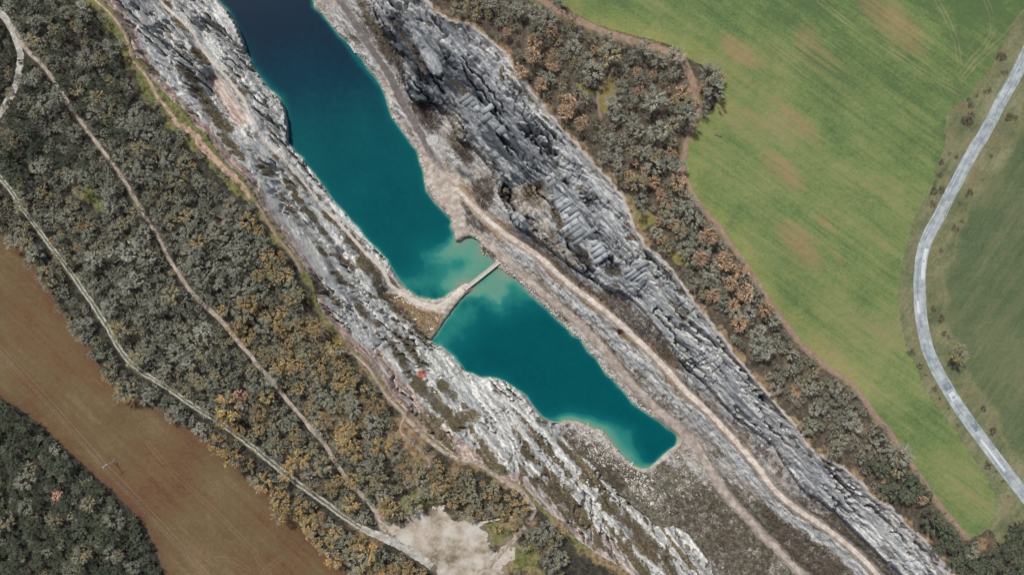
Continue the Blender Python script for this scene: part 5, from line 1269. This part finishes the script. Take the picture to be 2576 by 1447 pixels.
# small rubble nobody could count
def rubble(name, spots, label, mat):
    bms = []
    for i in range(6):
        me = BM[mat][i % 5]; co = np.empty(len(me.vertices) * 3); me.vertices.foreach_get('co', co); co = co.reshape(-1, 3)
        me.calc_loop_triangles(); t = np.array([lt.vertices for lt in me.loop_triangles]); bms.append((co, t))
    Vs, Fs, off = [], [], 0
    S_ = np.asarray(spots); X, Y, Z = ground(S_[:, 0], S_[:, 1])
    for k in range(len(S_)):
        co, t = bms[rr.randrange(6)]; a = rr.uniform(0, 6.28); R = S_[k, 2]
        M = np.array([[math.cos(a), -math.sin(a), 0], [math.sin(a), math.cos(a), 0], [0, 0, 1]]) * R
        Vs.append(co @ M.T + (X[k], Y[k], Z[k] + R * .15)); Fs.append(t + off); off += len(co)
    o = obj(name, mesh_np(name, np.vstack(Vs), np.vstack(Fs), 3, mat), kind='stuff', label=label, category='rubble')
sp = []
f = inpoly(SCREE); sp += [(*f(), rr.uniform(.18, .55)) for _ in range(650)]
f = along(EAST[2:34], 3.5); sp += [(u + 5, v - 4, rr.uniform(.2, .75)) for u, v in (f() for _ in range(520))]
f = along(EAST[50:90], 3); sp += [(u + 4, v - 2, rr.uniform(.2, .6)) for u, v in (f() for _ in range(260))]
f = inpoly(CAUS); sp += [(*f(), rr.uniform(.15, .45)) for _ in range(200)]
f = inpoly(T(2,3, 1200,420, 1480,400, 1900,420, 2100,640, 2300,900, 2000,1000, 1600,860, 1300,760)); sp += [(*f(), rr.uniform(.15, .45)) for _ in range(220)]
sp = [q for q in sp if cs(SD['lake'], q[0], q[1]) > -4]
rubble('rubble', sp, 'small pale stones along the shores and rubble slopes', 'stone')

# ------------------------------------------------------------------ footbridge
def W(u, v, z): x, y = unproj(u, v, z); return Vector((x, y, z))
DZ = LAKE_Z + 1.7
A = W(*S(1809, 1130)[0], DZ); B = W(*S(1950, 1018)[0], DZ)
dv = B - A; Lb = dv.length; ang = math.atan2(dv.y, dv.x)
br = obj('footbridge', None, None, (A.x, A.y, DZ), label='long straight plank footbridge between the causeway and the far shore', category='bridge'); br.rotation_euler = (0, 0, ang)
bm = bmesh.new(); box(bm, (0, 0, 0), (1, 1, 1)); bmesh.ops.bevel(bm, geom=bm.edges[:], offset=.03, segments=1); pm = bm_mesh('plank', bm, 'board')
npk = 54; pw = Lb / npk
for i in range(npk):
    o = obj('plank', pm, br, ((i + .5) * pw, rr.uniform(-.05, .05), .06 + rr.uniform(-.012, .012)))
    o.scale = (pw - .07, 2.05 + rr.uniform(-.12, .12), .09); o.rotation_euler = (0, 0, rr.uniform(-.015, .015))
for s in (-1, 1):
    bm = bmesh.new(); box(bm, (Lb / 2, s * .8, -.16), (Lb, .22, .3)); obj('beam', bm_mesh('beam', bm, 'timber'), br)
bm = bmesh.new(); tube(bm, (1.5, .98, 1.05), (Lb - .6, .98, 1.05), .06, .06, 6); rail = obj('handrail', bm_mesh('handrail', bm, 'palewood'), br)
bm = bmesh.new(); tube(bm, (1.5, .98, .55), (Lb - .6, .98, .55), .04, .04, 6); obj('handrail', bm_mesh('handrail', bm, 'palewood'), br)
for i in range(9):
    x = 1.6 + i * (Lb - 2.4) / 8
    bm = bmesh.new(); tube(bm, (x, .98, -.2), (x, .98, 1.12), .07, .06, 6); obj('rail_post', bm_mesh('rail_post', bm, 'palewood'), rail)
for i in range(1, 6):
    x = i * Lb / 6
    for s in (-1, 1):
        bm = bmesh.new(); tube(bm, (x, s * .8, -4.5), (x, s * .8, -.31), .16, .14, 8); obj('pile', bm_mesh('pile', bm, 'timber'), br)
for x in (-.5, Lb + .5):
    bm = bmesh.new(); box(bm, (x, 0, -.75), (1.3, 2.6, 1.5)); bmesh.ops.bevel(bm, geom=bm.edges[:], offset=.08, segments=1); obj('abutment', bm_mesh('abutment', bm, 'concrete'), br)

# ------------------------------------------------------------------ concrete jetty and pad
def prism(pts, z0, z1):
    bm = bmesh.new(); lo = [bm.verts.new((x, y, z0)) for x, y in pts]; hi = [bm.verts.new((x, y, z1)) for x, y in pts]
    bm.faces.new(lo[::-1]); bm.faces.new(hi); n = len(pts)
    for i in range(n): bm.faces.new((lo[i], lo[(i + 1) % n], hi[(i + 1) % n], hi[i]))
    return bm
jz = LAKE_Z + .9
jt = obj('jetty', None, None, (0, 0, 0), label='weathered concrete jetty on the shore beside the dark soil track', category='jetty')
bm = prism([unproj(*S(x, y)[0], jz) for x, y in ((1362, 170), (1381, 202), (1389, 205), (1396, 203), (1385, 181), (1371, 161))], jz - 2.5, jz); bmesh.ops.bevel(bm, geom=bm.edges[:], offset=.05, segments=1); obj('deck', bm_mesh('deck', bm, 'concrete'), jt)
bm = prism([unproj(*S(x, y)[0], jz) for x, y in ((1359.5, 171), (1383, 207), (1386, 205), (1362.5, 169.5))], jz - 2.6, jz + .5); obj('kerb_wall', bm_mesh('kerb_wall', bm, 'concrete'), jt)
bm = prism([unproj(*S(x, y)[0], jz) for x, y in ((1352, 165), (1358, 172), (1361, 170), (1355, 163.5))], jz - 2.0, jz + .1); obj('mooring_block', bm_mesh('mooring_block', bm, 'concrete'), jt)
bm = prism([unproj(*S(x, y)[0], jz) for x, y in ((1346, 139), (1360, 156), (1365, 153), (1349, 138))], jz - .6, jz + .25); obj('approach_wall', bm_mesh('approach_wall', bm, 'concrete'), jt)
pu, pv = S(1684, 548)[0]; pz = float(sample(ZBF, pu, pv))
zmax = max(float(sample(ZF, *S(x, y)[0])) for x, y in ((1658, 539), (1706, 528), (1709, 545), (1701, 566), (1670, 566), (1684, 548)))
bm = prism([unproj(*S(x, y)[0], zmax) for x, y in ((1658, 539), (1668, 534), (1692, 527), (1706, 531), (1709, 545), (1701, 566), (1672, 566))], zmax - 2, zmax + .10); bmesh.ops.bevel(bm, geom=bm.edges[:], offset=.06, segments=1)
obj('concrete_pad', bm_mesh('concrete_pad', bm, 'concrete'), None, label='smooth grey concrete pad beside the dark soil track', category='concrete pad')

# ------------------------------------------------------------------ fire rings
for i, (u, v, R, lab) in enumerate(((*S(1837.7, 675.9)[0], .8, 'white stone fire ring on dark ground below the cliff'), (*S(1703.8, 704.6)[0], .65, 'white stone fire ring in the middle of the pale dirt clearing'),
      (*T(1,2, 1720,355)[0], .75, 'white stone fire ring in the ochre grass beside the causeway'), (*T(2,2, 392,62)[0], .55, 'small stone fire ring beside the lakeside track'), (*T(2,2, 1397,1100)[0], .8, 'horseshoe of white stones beside the lakeside track'),
      (*T(2,3, 1780,497)[0], .9, 'square of white stones on the mossy quarry floor'), (*T(2,3, 2085,487)[0], .7, 'white stone ring beside the lakeside track past the lower pool'))):
    x, y, z = (float(q) for q in ground(u, v)); e = obj('fire_ring', None, None, (x, y, z), label=lab, category='fire ring')
    for k in range(10):
        if i == 4 and k in (2, 3): continue
        a = k * .628; s = rr.uniform(.24, .34)
        o = obj('stone', BM['stone'][k % 5], e, (R * math.cos(a), R * math.sin(a), .12)); o.scale = (s, s, s); o.rotation_euler = (0, 0, a)

# ------------------------------------------------------------------ power line
def pole_at(u, v, lab, wdir):
    x, y, z = (float(q) for q in ground(u, v)); e = obj('utility_pole', None, None, (x, y, z), label=lab, category='utility pole', group='poles of the power line'); e.rotation_euler = (0, 0, wdir)
    for sx, sy in ((-.75, -.75), (.75, -.75), (.75, .75), (-.75, .75)):
        bm = bmesh.new(); tube(bm, (sx, sy, -.2), (0.10 * (1 if sx > 0 else -1), .10 * (1 if sy > 0 else -1), 3.4), .09, .07, 6); obj('leg', bm_mesh('leg', bm, 'steel'), e)
    bm = bmesh.new(); tube(bm, (0, 0, 3.0), (0, 0, 10.4), .21, .13, 10); obj('mast', bm_mesh('mast', bm, 'steel'), e)
    bm = bmesh.new(); box(bm, (0, 0, 9.5), (.16, 3.0, .16)); arm = obj('crossarm', bm_mesh('crossarm', bm, 'steel'), e)
    for s in (-1, 1):
        bm = bmesh.new(); tube(bm, (0, s * .1, 8.5), (0, s * 1.1, 9.42), .05, .05, 6); obj('brace', bm_mesh('brace', bm, 'steel'), e)
    for yy, zz in ((-1.4, 9.6), (1.4, 9.6), (0, 10.42)):
        bm = bmesh.new(); tube(bm, (0, yy, zz), (0, yy, zz + .32), .09, .06, 8); obj('insulator', bm_mesh('insulator', bm, 'palewood'), arm)
    return e
pu, pv = S(447.5, 1801)[0]
P0 = Vector([float(q) for q in ground(pu, pv)])
d1 = Vector(unproj(0, 868, 10)) ; d2 = Vector(unproj(527, 1447, 10)); wd = (d2 - d1); wdir = math.atan2(wd.y, wd.x); wd = Vector((math.cos(wdir), math.sin(wdir)))
pole_at(pu, pv, 'pale steel utility pole standing in the ploughed field', wdir)
nrm = Vector((-wd.y, wd.x))
for off, zz, lab in ((-1.4, 9.92, 'thin overhead wire over the ploughed field, nearest the dark wood'), (0, 10.74, 'thin overhead wire on top of the utility pole'), (1.4, 9.92, 'thin overhead wire over the ploughed field, on the side of the wheel track')):
    pts = []
    for k in range(-14, 15):
        t = k / 14; s = t * 105; sag = -1.8 * (1 - (2 * abs(t) - 1) ** 2)
        p = P0.xy + wd * s + nrm * off; pts.append((p.x, p.y, P0.z + zz + sag))
    V = [(x + nrm.x * .02 * math.cos(c), y + nrm.y * .02 * math.cos(c), z + .02 * math.sin(c)) for x, y, z in pts for c in (0, 1.571, 3.142, 4.712)]
    Fq = [(i * 4 + k, i * 4 + (k + 1) % 4, i * 4 + 4 + (k + 1) % 4, i * 4 + 4 + k) for i in range(len(pts) - 1) for k in range(4)]
    obj('power_wire', mesh_np('power_wire', V, Fq, 4, 'wire'), None, label=lab, category='power line')

# ------------------------------------------------------------------ hunting hide at the field edge
u, v = S(1222, 2078)[0]; x, y, z = (float(q) for q in ground(u, v))
e = obj('hunting_hide', None, None, (x, y, z), label='small raised hunting hide with grey roof at the ploughed field edge', category='hide'); e.rotation_euler = (0, 0, math.radians(38))
for sx in (-1.1, 1.1):
    for sy in (-.65, .65):
        bm = bmesh.new(); tube(bm, (sx * 1.15, sy * 1.15, -.2), (sx, sy, 2.2), .08, .07, 6); obj('leg', bm_mesh('leg', bm, 'timber'), e)
bm = bmesh.new(); box(bm, (0, 0, 3.15), (2.4, 1.5, 1.9)); cab = obj('cabin', bm_mesh('cabin', bm, 'timber'), e)
bm = bmesh.new(); box(bm, (0, .79, 3.5), (1.2, .06, .4)); obj('window', bm_mesh('window', bm, 'asphalt_patch'), cab)
bm = bmesh.new(); box(bm, (0, 0, 4.25), (2.9, 1.9, .1), rot=Matrix.Rotation(.1, 4, 'X')); bmesh.ops.bevel(bm, geom=bm.edges[:], offset=.02, segments=1); obj('roof', bm_mesh('roof', bm, 'roofing'), e)
bm = bmesh.new()
for sx in (-.25, .25): tube(bm, (-1.9, sx, 0), (-1.25, sx, 2.3), .05, .05, 6)
for k in range(6): tube(bm, (-1.83 + k * .1, -.25, .3 + k * .36), (-1.83 + k * .1, .25, .3 + k * .36), .035, .035, 5)
obj('ladder', bm_mesh('ladder', bm, 'timber'), e)

# ------------------------------------------------------------------ fallen and dead trees, logs
def branchy(name, u, v, L, rz, label, mat='palewood', flat=True, seed=0):
    x, y, z = (float(q) for q in ground(u, v)); r = random.Random(seed)
    e = obj(name, None, None, (x, y, z + .25), label=label, category='tree'); e.rotation_euler = (0, 0, rz)
    bm = bmesh.new(); tube(bm, (0, 0, 0), (L * .55, 0, .25), .2, .13, 7); tube(bm, (L * .55, 0, .25), (L, .15, .5), .13, .04, 6); t = obj('trunk', bm_mesh('trunk', bm, mat), e)
    for k in range(7):
        s = .35 + .6 * k / 7; sd = -1 if k % 2 else 1
        bm = bmesh.new(); tube(bm, (L * s, 0, .2), (L * s + L * .25 * r.uniform(.7, 1.2), sd * L * r.uniform(.12, .25), .4 + r.uniform(0, .5)), .07, .02, 5); obj('branch', bm_mesh('branch', bm, mat), e)
branchy('fallen_tree', *T(2,3, 1690,790)[0], 8.5, math.radians(214), 'pale fallen tree lying in the brown scrub of the quarry floor', seed=3)
branchy('fallen_tree', *T(1,1, 2268,550)[0], 4.0, math.radians(250), 'short pale fallen trunk in the scrub above the dirt clearing', seed=4)
branchy('fallen_tree', *T(2,0, 2020,1345)[0], 3.4, math.radians(-15), 'dark branch lying on the green field', 'timber', seed=5)
u, v = T(1,0, 2350,80)[0]; x, y, z = (float(q) for q in ground(u, v))
e = obj('dead_tree', None, None, (x, y, z), label='bleached white dead tree in the wood by the green field', category='tree')
bm = bmesh.new(); tube(bm, (0, 0, -.2), (0, 0, 4.5), .22, .16, 8); obj('trunk', bm_mesh('trunk', bm, 'palewood'), e)
for k in range(9):
    a = k * .7; p = Vector((math.cos(a) * 1.7, math.sin(a) * 1.7, 6.4 + rr.uniform(0, 1.6))); q = p + Vector((math.cos(a + .3) * 1.5, math.sin(a + .3) * 1.5, rr.uniform(.6, 1.6)))
    bm = bmesh.new(); tube(bm, (0, 0, 4.3), p, .14, .09, 6); tube(bm, p, q, .09, .03, 5); tube(bm, p, p + Vector((math.cos(a - .6), math.sin(a - .6), .8)), .07, .025, 5); obj('branch', bm_mesh('branch', bm, 'palewood'), e)
for i, (a, b) in enumerate((((2000, 60), (2060, 130)), ((2080, 150), (2110, 180)), ((2120, 200), (2150, 232)))):
    (u0_, v0_), (u1_, v1_) = T(0,2, *a, *b); p = Vector([float(q) for q in ground(u0_ + 5, v0_ - 5)]); q = Vector([float(t) for t in ground(u1_ + 5, v1_ - 5)])
    bm = bmesh.new(); tube(bm, (0, 0, .3), (q - p) + Vector((0, 0, .3)), .24, .2, 9)
    obj('felled_log', bm_mesh('felled_log', bm, 'board'), None, p, label='pale felled log lying beside the woodland path', category='log', group='felled logs beside the woodland path')

# ------------------------------------------------------------------ walker on the track
def person(u, v, face, label):
    x, y, z = (float(q) for q in ground(u, v)); z += .13
    pts = {'pelvis': (0, 0, .95), 'chest': (0, .02, 1.32), 'neck': (0, .02, 1.5), 'head': (0, .05, 1.66), 'ls': (-.19, .02, 1.42), 'le': (-.27, -.06, 1.15), 'lh': (-.27, .12, .93), 'rs': (.19, .02, 1.42), 're': (.27, .04, 1.14), 'rh': (.26, -.12, .92),
      'lhip': (-.1, 0, .9), 'lk': (-.1, .2, .5), 'lf': (-.1, .2, .07), 'lt': (-.1, .38, .05), 'rhip': (.1, 0, .9), 'rk': (.1, -.04, .48), 'rf': (.1, -.28, .12), 'rt': (.1, -.14, .04)}
    rad = dict(pelvis=.15, chest=.17, neck=.06, head=.115, ls=.08, le=.05, lh=.04, rs=.08, re=.05, rh=.04, lhip=.1, lk=.065, lf=.05, lt=.035, rhip=.1, rk=.065, rf=.05, rt=.035)
    ed = ('pelvis chest', 'chest neck', 'neck head', 'chest ls', 'ls le', 'le lh', 'chest rs', 'rs re', 're rh', 'pelvis lhip', 'lhip lk', 'lk lf', 'lf lt', 'pelvis rhip', 'rhip rk', 'rk rf', 'rf rt')
    kx_ = list(pts); me = bpy.data.meshes.new('person'); me.from_pydata([pts[k] for k in kx_], [(kx_.index(a), kx_.index(b)) for a, b in (q.split() for q in ed)], [])
    o = obj('person', me, None, (x, y, z), label=label, category='person'); o.rotation_euler = (0, 0, face)
    m = o.modifiers.new('skin', 'SKIN')
    if not me.skin_vertices: me.attributes.new
    for i, k in enumerate(kx_):
        me.skin_vertices[0].data[i].radius = (rad[k], rad[k] * (.75 if k in ('chest', 'pelvis') else 1)); me.skin_vertices[0].data[i].use_root = k == 'pelvis'
    s_ = o.modifiers.new('sub', 'SUBSURF'); s_.levels = 2; s_.render_levels = 2
    dm_, nt, b = new_mat('dark_clothing'); b.inputs['Base Color'].default_value = (.02, .022, .03, 1); MAT['cloth'] = dm_; me.materials.append(dm_)
    bm = bmesh.new(); bmesh.ops.create_icosphere(bm, subdivisions=2, radius=.125, matrix=Matrix.Translation((0, .02, 1.70)) @ Matrix.Diagonal((.95, 1.05, .9, 1))); obj('hair', bm_mesh('hair', bm, 'cloth'), o)
try:
    person(*S(1564, 2117)[0], math.radians(50), 'person in dark clothes walking on the pale track by the sandy yard')
except Exception as ex:
    print('person failed', ex)
